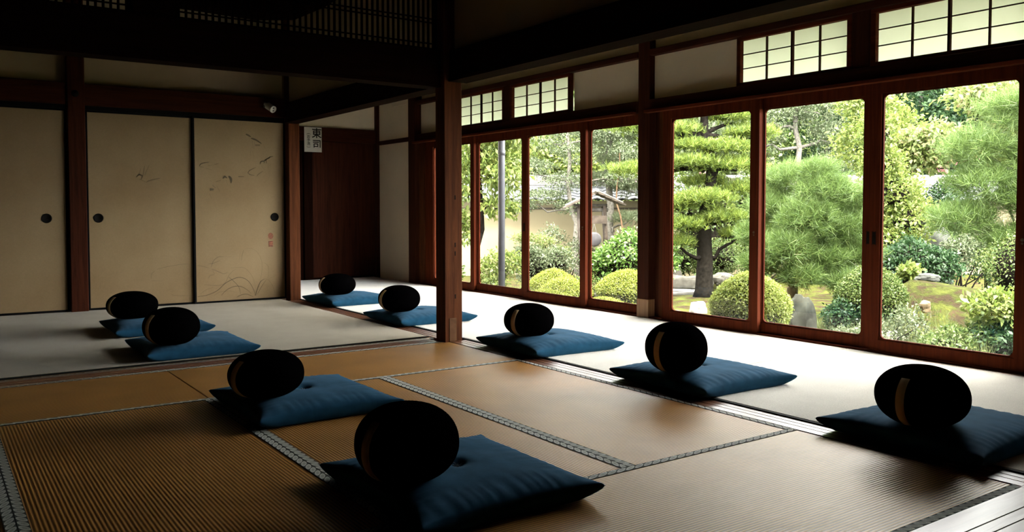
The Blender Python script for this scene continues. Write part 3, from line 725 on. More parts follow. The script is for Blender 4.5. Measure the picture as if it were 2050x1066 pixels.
sash(3, 3.120, 4.075, 3.200, 3.984, 1, 'glass window full of soft green pine, second from the right', pull=3.150)
sash(4, 3.995, 4.965, 4.084, 4.863, 0, 'glass window showing the black pine, right of the spliced pillar', lock=4.035)
sash(5, 5.135, 6.02, 5.215, 5.927, 1, 'glass window left of the spliced pillar, showing the small roofed stand')
sash(6, 5.945, 6.930, 6.036, 6.846, 0, 'glass window showing the rounded yellow-green bushes', pull=6.905, lock=5.985)
sash(7, 6.932, 7.905, 7.018, 7.824, 1, 'glass window with the grey pole behind it', pull=6.975)
sash(8, 7.85, 8.830, 7.937, 8.745, 0, 'glass window partly hidden behind the central pillar')
bx('wall_garden_near', 'wall_plaster_white', 5.0, 5.08, -3.2, 2.0, -.06, 1.735)
pillar(5.03, 5.10, 4.967, 5.112, .022, 1.735, 'brown_wood_z', name='trim_30')
bx('trim_31', 'old_wood_z', 5.00, 5.02, 4.99, 5.03, .022, 1.735)
bx('trim_32', 'old_wood_z', 4.985, 5.03, 8.99, 9.128, .0, 1.735, .004)
bx('trim_33', 'red_wood_z', 4.995, 5.06, 8.835, 8.988, .0, 1.735, .004)
# ================================================================== FLOOR CUSHIONS
def cushion_mesh(name, W, L, seed):
    n = 64; r_ = random.Random(seed)
    ph = [r_.uniform(0, 6.28) for _ in range(8)]
    verts = []; 
    def prof(u, v):
        a = max(0, 1 - abs(u) ** 3.2); b = max(0, 1 - abs(v) ** 3.2)
        return (a * b) ** .35
    def P(u, v, s):
        bow = .055
        x = u * W / 2 * (1 - bow * (1 - v * v) * abs(u) ** 3); y = v * L / 2 * (1 - bow * (1 - u * u) * abs(v) ** 3)
        h = prof(u, v)
        cm = (abs(u) * abs(v)) ** 6
        zmid = .030 + .016 * cm
        x *= 1 + .045 * (abs(u) * abs(v)) ** 5; y *= 1 + .045 * (abs(u) * abs(v)) ** 5
        # puckers running in from the seams
        eu = max(0, abs(u) - .55) / .45; ev = max(0, abs(v) - .55) / .45
        pk = .0032 * eu * math.sin(v * 46 + ph[0] + 2 * math.sin(v * 7 + ph[1])) * (1 - ev) + .0032 * ev * math.sin(u * 46 + ph[2] + 2 * math.sin(u * 9 + ph[3])) * (1 - eu)
        soft = .004 * noise.noise(Vector((u * 2.2 + seed, v * 2.2, s)))
        if s > 0:
            dim = .020 * math.exp(-(u * u + v * v) / .010)
            z = zmid + h * .060 + (pk + soft) * h - dim
        else:
            z = max(.0015 + .002 * (1 - h), zmid - h * .070)
        return (x, y, z)
    for j in range(n + 1):
        for i in range(n + 1):
            u = -math.cos(PI * i / n); v = -math.cos(PI * j / n)
            u = .55 * u + .45 * (2 * i / n - 1); v = .55 * v + .45 * (2 * j / n - 1)
            verts.append(P(u, v, 1))
    k0 = len(verts); idx = {}
    for j in range(n + 1):
        for i in range(n + 1):
            if i in (0, n) or j in (0, n): idx[(i, j)] = j * (n + 1) + i
            else:
                u = -math.cos(PI * i / n); v = -math.cos(PI * j / n)
                u = .55 * u + .45 * (2 * i / n - 1); v = .55 * v + .45 * (2 * j / n - 1)
                idx[(i, j)] = len(verts); verts.append(P(u, v, -1))
    faces = []
    for j in range(n):
        for i in range(n):
            a = j * (n + 1) + i
            faces.append((a, a + 1, a + n + 2, a + n + 1))
            faces.append((idx[(i, j)], idx[(i, j + 1)], idx[(i + 1, j + 1)], idx[(i + 1, j)]))
    m = MB(); m.v = verts; m.f = faces; m.uv = [[(0, 0)] * 4] * len(faces)
    return m
def tuft_mesh(seed):
    r_ = random.Random(seed); m = MB()
    for k in range(16):
        a = r_.uniform(0, 2 * PI); ln = r_.uniform(.02, .05)
        p = [(0, 0, .064)]
        for s in (.4, .8, 1):
            p.append((math.cos(a + .4 * s) * ln * s, math.sin(a + .4 * s) * ln * s, .068 + .014 * math.sin(s * 2.6) * r_.uniform(.4, 1)))
        m.tube(p, [.0012, .0011, .001, .0006], 5)
    return m
def zafu_mesh(R, Hh, seed, lean):
    r_ = random.Random(seed); m = MB(); seg = 56; rows = 30; vs = []
    ph = r_.uniform(0, 6)
    for i in range(rows + 1):
        t = -PI / 2 + PI * i / rows
        c, s = abs(math.cos(t)) ** .90, math.copysign(abs(math.sin(t)) ** .92, math.sin(t))
        for k in range(seg):
            a = 2 * PI * k / seg
            w = 1 + .012 * math.sin(2 * a + ph) + .010 * noise.noise(Vector((math.cos(a) * 1.5 + seed, math.sin(a) * 1.5, t * 1.5)))
            pl = 1 + .004 * math.sin(a * 28) * (1 - abs(math.sin(t)))
            z = Hh / 2 * (1 + s)
            if z < .012: z = .012 - (.012 - z) * .35
            vs.append((R * c * w * pl + lean * (z - .1), 0, z, a))
    V = [((p[0]) * math.cos(p[3]), p[0] * math.sin(p[3]), p[2]) for p in vs]
    F = [(i * seg + k, i * seg + (k + 1) % seg, (i + 1) * seg + (k + 1) % seg, (i + 1) * seg + k) for i in range(rows) for k in range(seg)]
    m.v = V; m.f = F; m.uv = [[(0, 0)] * 4] * len(F)
    return m
def strap_mesh(R, Hh):
    m = MB(); n = 18; vs = []
    for i in range(n + 1):
        t = -1.0 + 1.75 * i / n
        c, s = abs(math.cos(t)) ** .90, math.copysign(abs(math.sin(t)) ** .92, math.sin(t))
        off = .003 + .006 * math.sin(PI * i / n)
        r = R * c * 1.012 + off; z = Hh / 2 * (1 + s)
        for q in (-1, 1):
            for d in (0, -.0022):
                vs.append((-(r + d) + .0, q * .016, z))
    fs = []
    for i in range(n):
        a = 4 * i; b = 4 * (i + 1)
        fs += [(a, a + 2, b + 2, b), (a + 1, b + 1, b + 3, a + 3), (a, b, b + 1, a + 1), (a + 2, a + 3, b + 3, b + 2)]
    fs += [(0, 1, 3, 2), (4 * n, 4 * n + 2, 4 * n + 3, 4 * n + 1)]
    m.add(vs, fs); return m

CUSH = [  # cx, cy, rot, W, L, zafu cx, cy, R, H, zafu rot, base z
 (3.42, 7.69, .02, .66, .70, 3.29, 7.68, .180, .212, .10, 0, .0095, 'flat blue cushion farthest down the passage, before the dark door', 'round black cushion farthest down the passage, pale strap on its left', 'passage'),
 (3.354, 6.14, -.02, .67, .69, 3.165, 6.135, .169, .222, .12, 0, .0095, 'flat blue cushion partly hidden behind the central pillar', 'round black cushion with pale strap just left of the central pillar', 'passage'),
 (3.393, 4.43, -.03, .68, .69, 3.262, 4.475, .165, .222, .30, 0, .0095, 'flat blue cushion just right of the central pillar', 'egg-shaped black cushion just right of the central pillar', 'passage'),
 (3.386, 3.085, -.015, .66, .68, 3.16, 3.05, .157, .263, .14, 0, .0095, 'flat blue cushion below the black pine window', 'nearly spherical black cushion in front of the spliced window pillar', 'passage'),
 (3.383, 1.773, -.035, .70, .672, 3.172, 1.756, .172, .237, .08, 0, .0095, 'flat blue cushion cut off by the right edge', 'round black cushion at the far right with a broad tan strap', 'passage'),
 (1.430, 2.367, .0, .64, .70, 1.227, 2.331, .162, .246, .28, 0, .003, 'largest dark teal cushion in the foreground with a thread tuft', 'largest round black cushion in the foreground', 'middle'),
 (1.454, 3.792, .006, .65, .71, 1.255, 3.736, .169, .213, .36, 0, .003, 'dark teal cushion behind the foreground one, thread tuft showing', 'black cushion behind the foreground one, strap barely visible', 'middle'),
 (1.407, 5.64, -.01, .65, .70, 1.239, 5.436, .166, .235, .45, 0, .013, 'dark blue cushion on the back carpet by the wooden threshold', 'upright black cushion on the back carpet, nearer the threshold', 'back'),
 (1.432, 6.755, -.013, .66, .71, 1.289, 6.881, .182, .214, .40, 0, .013, 'dark blue cushion on the back carpet nearest the painted doors', 'flattened black cushion nearest the painted doors', 'back'),
]
ROWG = {'passage': 'along the windows', 'middle': 'on the straw mats', 'back': 'on the back carpet'}
for i, (cx, cy, rz, W, L, zx, zy, R, H_, zr, _, z0, l1, l2, row) in enumerate(CUSH):
    t = empty('floor_cushion', (cx, cy, z0), l1, 'floor cushion', 'flat floor cushions ' + ROWG[row]); t.rotation_euler = (0, 0, rz)
    cm_ = cushion_mesh('cover', W, L, i * 3 + 1); o = cm_.build('cover', 'navy_cotton', None, (0, 0, 0), True); o.parent = t
    o = tuft_mesh(i).build('thread_tuft', 'pale_thread', None, (0, 0, 0), True); o.parent = t
    t = empty('meditation_cushion', (zx, zy, z0 + .0735), l2, 'meditation cushion', 'round black sitting cushions ' + ROWG[row]); t.rotation_euler = (0, 0, zr)
    o = zafu_mesh(R, H_, i * 5 + 2, 0).build('cover', 'black_cotton', None, (0, 0, 0), True); o.parent = t
    o = strap_mesh(R, H_).build('strap', 'strap_cloth', None, (0, 0, 0), True); o.parent = t; o['label'] = 'pale tan carrying strap'
# ================================================================== THE GARDEN
GZ = -.50
def mesh_np(name, verts, tris, mat, parent=None, origin=(0, 0, 0), nper=3, smooth=False):
    verts = np.asarray(verts, dtype=np.float32) - np.array(origin, dtype=np.float32)
    faces = np.asarray(tris, dtype=np.int32)
    me = bpy.data.meshes.new(name)
    me.vertices.add(len(verts)); me.vertices.foreach_set('co', verts.ravel())
    nf, k = faces.shape
    me.loops.add(nf * k); me.loops.foreach_set('vertex_index', faces.ravel())
    me.polygons.add(nf); me.polygons.foreach_set('loop_start', np.arange(nf, dtype=np.int32) * k)
    me.polygons.foreach_set('loop_total', np.full(nf, k, dtype=np.int32))
    me.materials.append(MATS[mat]); me.update(calc_edges=True)
    ob = bpy.data.objects.new(name, me); COL.objects.link(ob)
    if parent is not None: ob.parent = parent; ob.location = Vector(origin) - parent.location
    else: ob.location = origin
    return ob
def unit(a): return a / np.maximum(1e-9, np.linalg.norm(a, axis=1, keepdims=True))
def blob_points(R, blobs, n, shell=.7, top=0.0, lumpy=1.0):
    """random points in/near the surface of ellipsoids (cx,cy,cz,rx,ry,rz); returns points and outward normals"""
    w = np.array([(b[3] * b[4] + b[4] * b[5] + b[3] * b[5]) for b in blobs]); w = w / w.sum()
    idx = R.choice(len(blobs), n, p=w); B = np.array([b[:6] for b in blobs])[idx]
    d = unit(R.normal(size=(n, 3)))
    if top > 0:
        fl = (d[:, 2] < 0) & (R.random(n) < top); d[fl, 2] *= -1
    r = shell + (1 - shell) * R.random(n) ** .7
    r *= 1 + (.10 if lumpy > .5 else .025) * R.normal(size=n)
    # lumpy outline
    lump = 1 + lumpy * .13 * np.sin(d[:, 0] * 5 + idx * 1.7) * np.sin(d[:, 1] * 5 + idx) + lumpy * .10 * np.sin(d[:, 2] * 7 + idx * 2.3)
    P = B[:, :3] + d * B[:, 3:] * (r * lump)[:, None]
    nn = unit(d / B[:, 3:]); return P, nn
def leaf_mesh(R, P, nrm, size, aspect=.45, up=.4, rand=.8, fold=.15, droop=0.0):
    n = len(P)
    L = unit(nrm * .5 + R.normal(size=(n, 3)) * rand + np.array([0, 0, -droop]))
    Nn = unit(nrm * .5 + np.array([0, 0, up]) + R.normal(size=(n, 3)) * rand * .6)
    S = unit(np.cross(L, Nn)); Nn = np.cross(S, L)
    ln = size * (0.6 + .8 * R.random(n))[:, None]; wd = ln * aspect
    a = P; b = P + L * ln * .5 + S * wd * .5 + Nn * ln * fold; c = P + L * ln - Nn * ln * .05; d = P + L * ln * .5 - S * wd * .5 + Nn * ln * fold
    V = np.stack([a, b, c, d], 1).reshape(-1, 3); F = np.arange(n * 4).reshape(-1, 4)
    return V, F
def leaves(name, R, blobs, n, size, mat, parent, shell=.7, top=.3, lumpy=1.0, **kw):
    P, nn = blob_points(R, blobs, n, shell, top, lumpy)
    V, F = leaf_mesh(R, P, nn, size, **kw)
    return mesh_np(name, V, F, mat, parent, tuple(parent.location))
def needles(name, R, blobs, ntuft, k, ln, wd, mat, parent, up=.9, spread=.7, shell=.55, top=.75, dirbias=None):
    P, nn = blob_points(R, blobs, ntuft, shell, top)
    ax = unit(nn * .45 + np.array([0, 0, up]) + R.normal(size=(ntuft, 3)) * .25)
    P2 = np.repeat(P, k, 0); A2 = np.repeat(ax, k, 0); n = len(P2)
    D = unit(A2 + R.normal(size=(n, 3)) * spread)
    S = unit(np.cross(D, unit(R.normal(size=(n, 3))))) * wd * .5
    l_ = ln * (.7 + .5 * R.random(n))[:, None]
    st = P2 + A2 * (R.random(n)[:, None] - .5) * ln * .6
    V = np.stack([st - S, st + S, st + D * l_ + S * .35, st + D * l_ - S * .35], 1)
    # join each tuft into one island so a tuft shares its tone
    V = V.reshape(-1, 3); F = np.arange(n * 4).reshape(-1, 4)
    return mesh_np(name, V, F, mat, parent, tuple(parent.location))
def blob_core(m, b, seg=14, rows=9, k=.82):
    cx, cy, cz, rx, ry, rz = b[:6]; vs = []
    for i in range(rows + 1):
        t = -PI / 2 + PI * i / rows
        for q in range(seg):
            a = 2 * PI * q / seg; s = k * (1 + .06 * math.sin(q * 2.1 + i * 1.7))
            vs.append((cx + rx * s * math.cos(t) * math.cos(a), cy + ry * s * math.cos(t) * math.sin(a), cz + rz * s * math.sin(t)))
    m.add(vs, [(i * seg + q, i * seg + (q + 1) % seg, (i + 1) * seg + (q + 1) % seg, (i + 1) * seg + q) for i in range(rows) for q in range(seg)])

# ground with a mossy mound at the right
def gh(x, y):
    h = GZ
    h += .62 * math.exp(-(((x - 9.9) / 1.1) ** 2 + ((y - 5.35) / .75) ** 2))
    h += .25 * math.exp(-(((x - 8.6) / .9) ** 2 + ((y - 3.7) / .8) ** 2))
    h += .05 * noise.noise(Vector((x * .8, y * .8, 3)))
    return h
m = MB(); nx_, ny_ = 90, 110
for j in range(ny_ + 1):
    for i in range(nx_ + 1):
        fx = i / nx_; x = 5.05 + 60 * fx ** 1.8; y = -16 + 66 * j / ny_
        m.v.append((x, y, gh(x, y) + .02 * noise.noise(Vector((x * 4, y * 4, 0)))))
m.f = [(j * (nx_ + 1) + i, j * (nx_ + 1) + i + 1, (j + 1) * (nx_ + 1) + i + 1, (j + 1) * (nx_ + 1) + i) for j in range(ny_) for i in range(nx_)]
m.uv = [[(0, 0)] * 4] * len(m.f)
tag(m.build('ground', 'moss_ground', None, (5.1, 5, GZ), True), None, None, None, 'structure')
bx('foundation_stone', 'stone_grey', 5.1, 5.5, -3.5, 10.5, -.62, -.10, .02)

# ---- garden boundary wall with a tiled cap, running askew to the house
t = empty('garden_wall', (13, 12.9, GZ), 'cream plastered garden wall under a grey tiled cap', 'garden wall')
ang = math.atan2(-.5726, .8198); ux, uy = math.cos(ang), math.sin(ang); px_, py_ = -uy, ux      # px_,py_ points away from the house
W0 = Vector((10.10, 14.92, 0))
def WP(s, d, z): return (W0.x + ux * s + px_ * d, W0.y + uy * s + py_ * d, z)
def wbox(m, s0, s1, d0, d1, z0, z1):
    vs = [WP(s, d, z) for z in (z0, z1) for d in (d0, d1) for s in (s0, s1)]
    m.add(vs, [(0, 2, 3, 1), (4, 5, 7, 6), (0, 1, 5, 4), (1, 3, 7, 5), (3, 2, 6, 7), (2, 0, 4, 6)])
SA, SB = -9.0, 18.0
m = MB(); wbox(m, SA, SB, 0, .35, -.6, 1.09); m.build('plaster_face', 'garden_plaster', t, t.location)
m = MB(); wbox(m, SA, SB, -.03, .38, .905, .945); m.build('string_course', 'weathered_wood', t, t.location)
m = MB()
for sgn in (-1, 1):
    rows_, cols = 5, int((SB - SA) / .26)
    for r_ in range(rows_):
        for c_ in range(cols):
            s0 = SA + c_ * .26 + (r_ % 2) * .0; vs = []; fs = []
            for q in range(5):
                s = s0 + .26 * q / 4; hz = .035 * math.sin(PI * q / 4 * 1.0) * (1 if q < 3 else .8)
                for e in (0, 1):
                    f = (r_ + e * 1.12) / rows_
                    d = .175 + sgn * (.50 * (1 - f) + .05); z = 1.10 + .30 * f + hz + (.018 if e == 0 else 0)
                    vs.append(WP(s, d, z))
            fs = [(2 * q, 2 * q + 2, 2 * q + 3, 2 * q + 1) for q in range(4)]
            lo = len(vs)
            for q in range(5): p = vs[2 * q]; vs.append((p[0], p[1], p[2] - .022))
            fs += [(2 * q, lo + q, lo + q + 1, 2 * q + 2) for q in range(4)]
            m.add(vs, fs)
m.build('roof_tiles', 'tile_grey', t, t.location)
m = MB()
for k_, z in enumerate((1.385, 1.43, 1.475, 1.52)):
    wd = .13 - .012 * k_; wbox(m, SA, SB, .175 - wd, .175 + wd, z, z + .030)
m.build('ridge_courses', 'tile_pale', t, t.location)
m = MB(); m.tube([WP(SA, .175, 1.585), WP((SA + SB) / 2, .175, 1.585), WP(SB, .175, 1.585)], .062, 12); m.build('ridge_roll', 'tile_pale', t, t.location)
m = MB(); wbox(m, SA, SB, .07, .28, 1.36, 1.58); m.build('ridge_core', 'weathered_dark', t, t.location)

# ---- pole
m = MB(); m.tube([(6.02, 8.85, GZ), (6.02, 8.85, 1.5), (6.02, 8.85, 2.44)], .044, 20)
t = empty('metal_pole', (6.02, 8.85, GZ), 'smooth grey round pole standing just outside the windows', 'pole')
m.build('shaft', 'metal_pole', t, t.location, True)
for z0_, z1_, r_ in ((1.60, 1.66, .048), (GZ, GZ + .12, .07)):
    MB().tube([(6.02, 8.85, z0_), (6.02, 8.85, z1_)], r_, 20).build('collar', 'metal_pole', t, t.location, True)

# ---- stones
def stone(name, x, y, z0, rx, ry, rz, mat, lab, seed, flat=1.0, cat='rock', rot=0.0, group=None):
    m = MB(); seg, rows = 30, 18
    for i in range(rows + 1):
        tt = -PI / 2 + PI * i / rows
        for q in range(seg):
            a = 2 * PI * q / seg
            d = Vector((math.cos(tt) * math.cos(a), math.cos(tt) * math.sin(a), math.sin(tt)))
            w = 1 + .28 * noise.noise(d * 1.3 + Vector((seed, 0, 0))) + .12 * noise.noise(d * 3.5 + Vector((0, seed, 0))) + .04 * noise.noise(d * 9 + Vector((0, seed, 0)))
            e = Vector((math.copysign(abs(d.x) ** .8, d.x), math.copysign(abs(d.y) ** .8, d.y), math.copysign(abs(d.z) ** (.8 * flat), d.z))) * w
            xx, yy = e.x * rx, e.y * ry
            m.v.append((x + xx * math.cos(rot) - yy * math.sin(rot), y + xx * math.sin(rot) + yy * math.cos(rot), z0 + rz * .72 + e.z * rz))
    m.f = [(i * seg + q, i * seg + (q + 1) % seg, (i + 1) * seg + (q + 1) % seg, (i + 1) * seg + q) for i in range(rows) for q in range(seg)]
    m.uv = [[(0, 0)] * 4] * len(m.f)
    return tag(m.build(name, mat, None, (x, y, z0), auto=.5), lab, cat, group)
stone('standing_stone', 7.93, 5.77, -.50, .15, .13, .27, 'stone_mottled', 'upright mottled grey stone beside the large round bush', 9, 1.0)
stone('rock', 8.55, 7.86, -.52, .12, .10, .11, 'stone_white', 'pale rounded rock at the left foot of the large round bush', 5)
stone('rock', 8.22, 7.98, -.50, .14, .09, .035, 'stone_pale', 'small flat pale stone in front of the black pine', 55)
stone('flat_stone', 6.72, 4.70, -.48, .26, .17, .09, 'stone_white', 'bright white flat stone low behind the second window from the right', 8)
stone('stone_slab', 10.72, 10.15, -.45, .50, .16, .13, 'stone_pale', 'long pale stone slab lying behind the black pine trunk', 12, .5, rot=-.6)
stone('stone_slab', 10.2, 9.95, -.50, .62, .2, .045, 'stone_white', 'thin low white slab in front of the long stone slab', 14, .5, rot=-.6)
stone('rock', 10.86, 10.66, -.30, .22, .15, .13, 'stone_pale', 'angular pale rock at the left above the stone slab', 17)
stone('rock', 11.35, 9.82, -.40, .26, .15, .12, 'stone_pale', 'pale rock just right of the black pine trunk', 21)
stone('rock', 7.20, 3.60, -.47, .17, .11, .085, 'stone_ochre', 'ochre rock at the bottom right corner of the garden', 25)
stone('rock', 6.95, 3.15, -.44, .22, .12, .06, 'stone_pale', 'pale flat rock beside the ochre one, bottom right', 28)
stone('rock', 8.75, 4.83, -.16, .06, .05, .06, 'stone_ochre', 'small ochre rock resting on the mossy mound', 31)
stone('rock', 8.05, 4.90, -.50, .30, .2, .10, 'stone_pale', 'broad pale rock at the foot of the mossy mound', 35)
stone('rock', 8.80, 9.75, -.46, .40, .12, .085, 'stone_white', 'long whitish rock between the clipped bushes and the glossy shrub', 38, rot=-.6)
stone('rock', 12.2, 6.65, -.2, .3, .3, .50, 'stone_grey', 'tall grey rock in the shade behind the mound', 41)
stone('rock', 10.25, 5.62, .02, .16, .12, .055, 'stone_grey', 'dark flat rock on the crest of the mossy mound', 43)
# small weathered stone figure
t = empty('stone_figure', (8.86, 6.60, -.28), 'small ochre weathered stone figure beside the standing stone', 'stone figure')
m = MB(); m.lathe([(.055, 0), (.058, .05), (.05, .11), (.060, .17), (.050, .215), (.030, .23)], 14, (8.86, 6.60, -.28)); m.build('body', 'stone_ochre', t, t.location, True)
m = MB(); m.lathe([(.02, 0), (.045, .02), (.052, .055), (.042, .09), (.015, .105)], 14, (8.86, 6.60, -.055)); m.build('head', 'stone_ochre', t, t.location, True)
stone('rock', 8.86, 6.60, -.52, .17, .14, .14, 'stone_grey', 'mossy rock carrying the small stone figure', 47)

# ---- roofed stand with hanging gong
SX, SY = 9.80, 11.47
t = empty('roofed_stand', (SX, SY, GZ), 'small weathered timber stand with a shingled gable roof', 'garden stand'); og = t.location
lx, ly = .8198, -.5726; dx_, dy_ = .5726, .8198
def SP(a, d, z): return (SX + lx * a + dx_ * d, SY + ly * a + dy_ * d, z)
for a, nm in ((.17, 0), (-.28, 1)):
    for d in (-.08, .16):
        m = MB(); m.tube([SP(a + .07, d - .02, GZ), SP(a + .03, d, .5), SP(a, d, .98)], [.036, .034, .032], 10); m.build('post', 'weathered_wood', t, og, True)
m = MB()
for sgn, a1, z1 in ((-1, -.52, .955), (1, .50, 1.00)):
    for k in range(4):
        f0, f1 = k / 4, (k + 1.15) / 4
        aa0, aa1 = .02 + (a1 - .02) * f0, .02 + (a1 - .02) * f1
        z0_, z1_ = 1.20 + (z1 - 1.20) * f0, 1.20 + (z1 - 1.20) * f1
        lift = .022 - .004 * k
        vs = [SP(aa0, -.30, z0_ + lift - .01), SP(aa1, -.34, z1_ + lift), SP(aa1, .44, z1_ + lift), SP(aa0, .40, z0_ + lift - .01)]
        vs += [(p[0], p[1], p[2] - .022) for p in vs]
        m.add(vs, [(0, 1, 2, 3), (7, 6, 5, 4), (0, 4, 5, 1), (1, 5, 6, 2), (2, 6, 7, 3), (3, 7, 4, 0)])
m.build('shingles', 'weathered_wood', t, og)
m = MB()
for d in (-.22, -.02, .18, .36):
    for a1, z1 in ((-.50, .985), (.48, 1.03)): m.tube([SP(.02, d, 1.245), SP(a1, d - .01, z1)], .014, 6)
m.tube([SP(.02, -.34, 1.245), SP(.02, .44, 1.245)], .03, 8)
m.build('roof_poles', 'stone_pale', t, og)
m = MB(); m.tube([SP(-.36, 0, .90), SP(.24, 0, .90)], .035, 8).tube([SP(-.36, .1, .98), SP(.24, .1, .98)], .03, 8); m.build('crossbeam', 'weathered_dark', t, og)
t = empty('sounding_board', SP(-.02, -.14, .72), 'thick weathered wooden board hung under the little roof', 'sounding board')
m = MB(); vs = [SP(a, d, z) for z in (.66, .80) for d in (-.17, -.11) for a in (-.20, .20)]
m.add(vs, [(0, 2, 3, 1), (4, 5, 7, 6), (0, 1, 5, 4), (1, 3, 7, 5), (3, 2, 6, 7), (2, 0, 4, 6)]); m.build('board', 'weathered_wood', t, t.location)
for a_ in (-.14, .14): MB().tube([SP(a_, -.14, .80), SP(a_, -.04, .90)], .006, 5).build('cord', 'weathered_dark', t, t.location)
t = empty('gong', SP(-.02, -.19, .40), 'round dull bronze gong hanging on a cord below the little roof', 'gong')
m = MB(); nseg = 36; prof = [(.001, -.022), (.10, -.020), (.122, -.012), (.128, .004), (.126, .02), (.118, .018), (.112, -.004)]
vs = [];
for r0, d0 in prof:
    for k in range(nseg): a = 2 * PI * k / nseg; vs.append(SP(-.02 + r0 * math.cos(a), -.19 + d0, .385 + r0 * math.sin(a)))
m.add(vs, [(i * nseg + k, i * nseg + (k + 1) % nseg, (i + 1) * nseg + (k + 1) % nseg, (i + 1) * nseg + k) for i in range(len(prof) - 1) for k in range(nseg)]); m.build('disc', 'bronze', t, t.location, True)
for a_ in (-.06, .02): MB().tube([SP(a_, -.18, .50), SP(-.02, -.16, .66)], .006, 5).build('cord', 'weathered_dark', t, t.location)

# ---- trees and shrubs
def branchy(m, base, top, r0, r1, R, wob=.08, seg=9, n=8):
    pts = []; rad = []
    b = np.array(base, float); t_ = np.array(top, float)
    for i in range(n + 1):
        f = i / n; p = b + (t_ - b) * f + (R.normal(size=3) * wob * math.sin(PI * f)); pts.append(tuple(p)); rad.append(r0 + (r1 - r0) * f)
    m.tube(pts, rad, seg); return pts
def tree(name, base, apex, blobs, lab, cat, nleaf, size, mat, seed, bark='bark_grey', r0=.08, kind='leaf', group=None, twigs=True, **kw):
    R = np.random.default_rng(seed); t = empty(name, base, lab, cat, group)
    m = MB(); pts = branchy(m, base, apex, r0, r0 * .4, R, .06 * (apex[2] - base[2]) * .3)
    if twigs:
        for b in blobs:
            i = min(range(len(pts)), key=lambda k: abs(pts[k][2] - (b[2] - .5 * b[5])))
            branchy(m, pts[i], (b[0], b[1], b[2] - b[5] * .3), r0 * .38, r0 * .12, R, .05, 6, 5)
    m.build('trunk', bark, t, base, True)
    if kind == 'leaf': leaves('foliage', R, blobs, nleaf, size, mat, t, **kw)
    else: needles('foliage', R, blobs, nleaf, kw.pop('k', 10), size, kw.pop('wd', .004), mat, t, **kw)
    return t
def shrub(name, base, blobs, lab, n, size, mat, seed, core=None, cat='shrub', group=None, stems=True, **kw):
    R = np.random.default_rng(seed); t = empty(name, base, lab, cat, group)
    if stems:
        m = MB()
        for k in range(5):
            b = blobs[k % len(blobs)]; branchy(m, (base[0] + R.normal() * .04, base[1] + R.normal() * .04, base[2]), (b[0] + R.normal() * b[3] * .3, b[1] + R.normal() * b[4] * .3, b[2]), .014, .005, R, .02, 5, 5)
        m.build('stems', 'bark_dark', t, base)
    if core:
        m = MB(); [blob_core(m, b, k=core) for b in blobs]; m.build('twig_mass', 'bark_dark', t, base, True)
    leaves('foliage', R, blobs, n, size, mat, t, **kw); return t

# clipped bushes
def clipped(x, y, r, h, lab, n, mat, seed, size=.028):
    cz = GZ + h - r * .95
    blobs = [(x, y, GZ + h * .5, r, r, h * .5)]
    return shrub('clipped_bush', (x, y, GZ), blobs, lab, n, size, mat, seed, .90, 'clipped bush', None, True, lumpy=.25, shell=.93, top=.5, rand=.75, up=.5)
clipped(6.93, 5.66, .385, .76, 'large round clipped yellow-green bush right of the black pine trunk', 26000, 'leaf_clipped', 1, .026)
clipped(8.73, 5.45, .36, .78, 'darker round clipped bush behind the meeting frames of two windows', 15000, 'leaf_mid', 2, .028)
clipped(7.64, 9.87, .34, .52, 'rounded yellow-green bush, highest of the group left of the gong stand', 12000, 'leaf_clipped_yellow', 3, .024)
clipped(7.28, 9.12, .36, .46, 'golden rounded bush in front of the highest one of its group', 12000, 'leaf_clipped_yellow', 4, .024)
clipped(7.87, 8.50, .42, .58, 'broad rounded yellow-green bush beside the spliced window pillar', 16000, 'leaf_clipped_yellow', 5, .024)
clipped(6.60, 8.72, .42, .36, 'low flat yellow-green bush nearest the windows', 12000, 'leaf_clipped_yellow', 6, .022)
clipped(7.0, 8.02, .30, .30, 'low green bush cut off below the window rail', 8000, 'leaf_clipped_yellow', 7, .022)

# black pine: cloud-pruned pads
R = np.random.default_rng(20)
base = (10.23, 9.27, GZ)
t = empty('black_pine', base, 'large black pine with layered pads of bright needles and a thick dark trunk', 'pine tree')
pads = [(10.15, 9.48, 2.46, .58, .46, .17), (9.80, 9.55, 2.12, .50, .42, .17), (10.75, 9.15, 2.36, .50, .4, .16), (10.95, 8.95, 2.10, .48, .4, .15), (10.42, 9.00, 1.84, .48, .36, .15), (9.95, 9.35, 1.60, .62, .44, .17), (10.62, 8.95, 1.56, .56, .42, .17),
        (10.05, 9.05, 1.04, .56, .40, .17), (9.68, 9.40, .98, .42, .34, .14), (10.72, 8.95, 1.20, .40, .35, .13), (9.78, 9.30, .64, .46, .36, .14), (10.35, 9.0, .76, .44, .34, .14), (9.72, 9.38, .36, .38, .28, .12), (10.62, 8.95, .50, .34, .28, .11), (10.3, 9.4, 2.9, .6, .5, .2), (10.5, 9.5, 1.32, .5, .4, .13), (9.3, 9.9, 1.5, .5, .4, .14), (9.35, 10.0, 2.2, .5, .4, .14), (10.2, 9.6, .95, .45, .35, .12), (10.0, 9.3, 1.88, .4, .35, .12)]
m = MB()
tr = [(10.23, 9.27, GZ - .05), (10.22, 9.27, GZ + .12), (10.24, 9.27, .1), (10.20, 9.28, .7), (10.32, 9.24, 1.15), (10.36, 9.24, 1.6), (10.22, 9.30, 2.1), (10.3, 9.36, 2.9)]
m.tube(tr, [.21, .145, .125, .12, .11, .095, .075, .04], 14)
for b in pads:
    tgt = Vector((b[0], b[1], b[2] - .05)); k = min(range(1, len(tr)), key=lambda q: abs(tr[q][2] - b[2] + .12))
    branchy(m, tr[k], tuple(tgt), .045, .014, R, .035, 7, 6)
m.build('trunk', 'bark_dark', t, base, True)
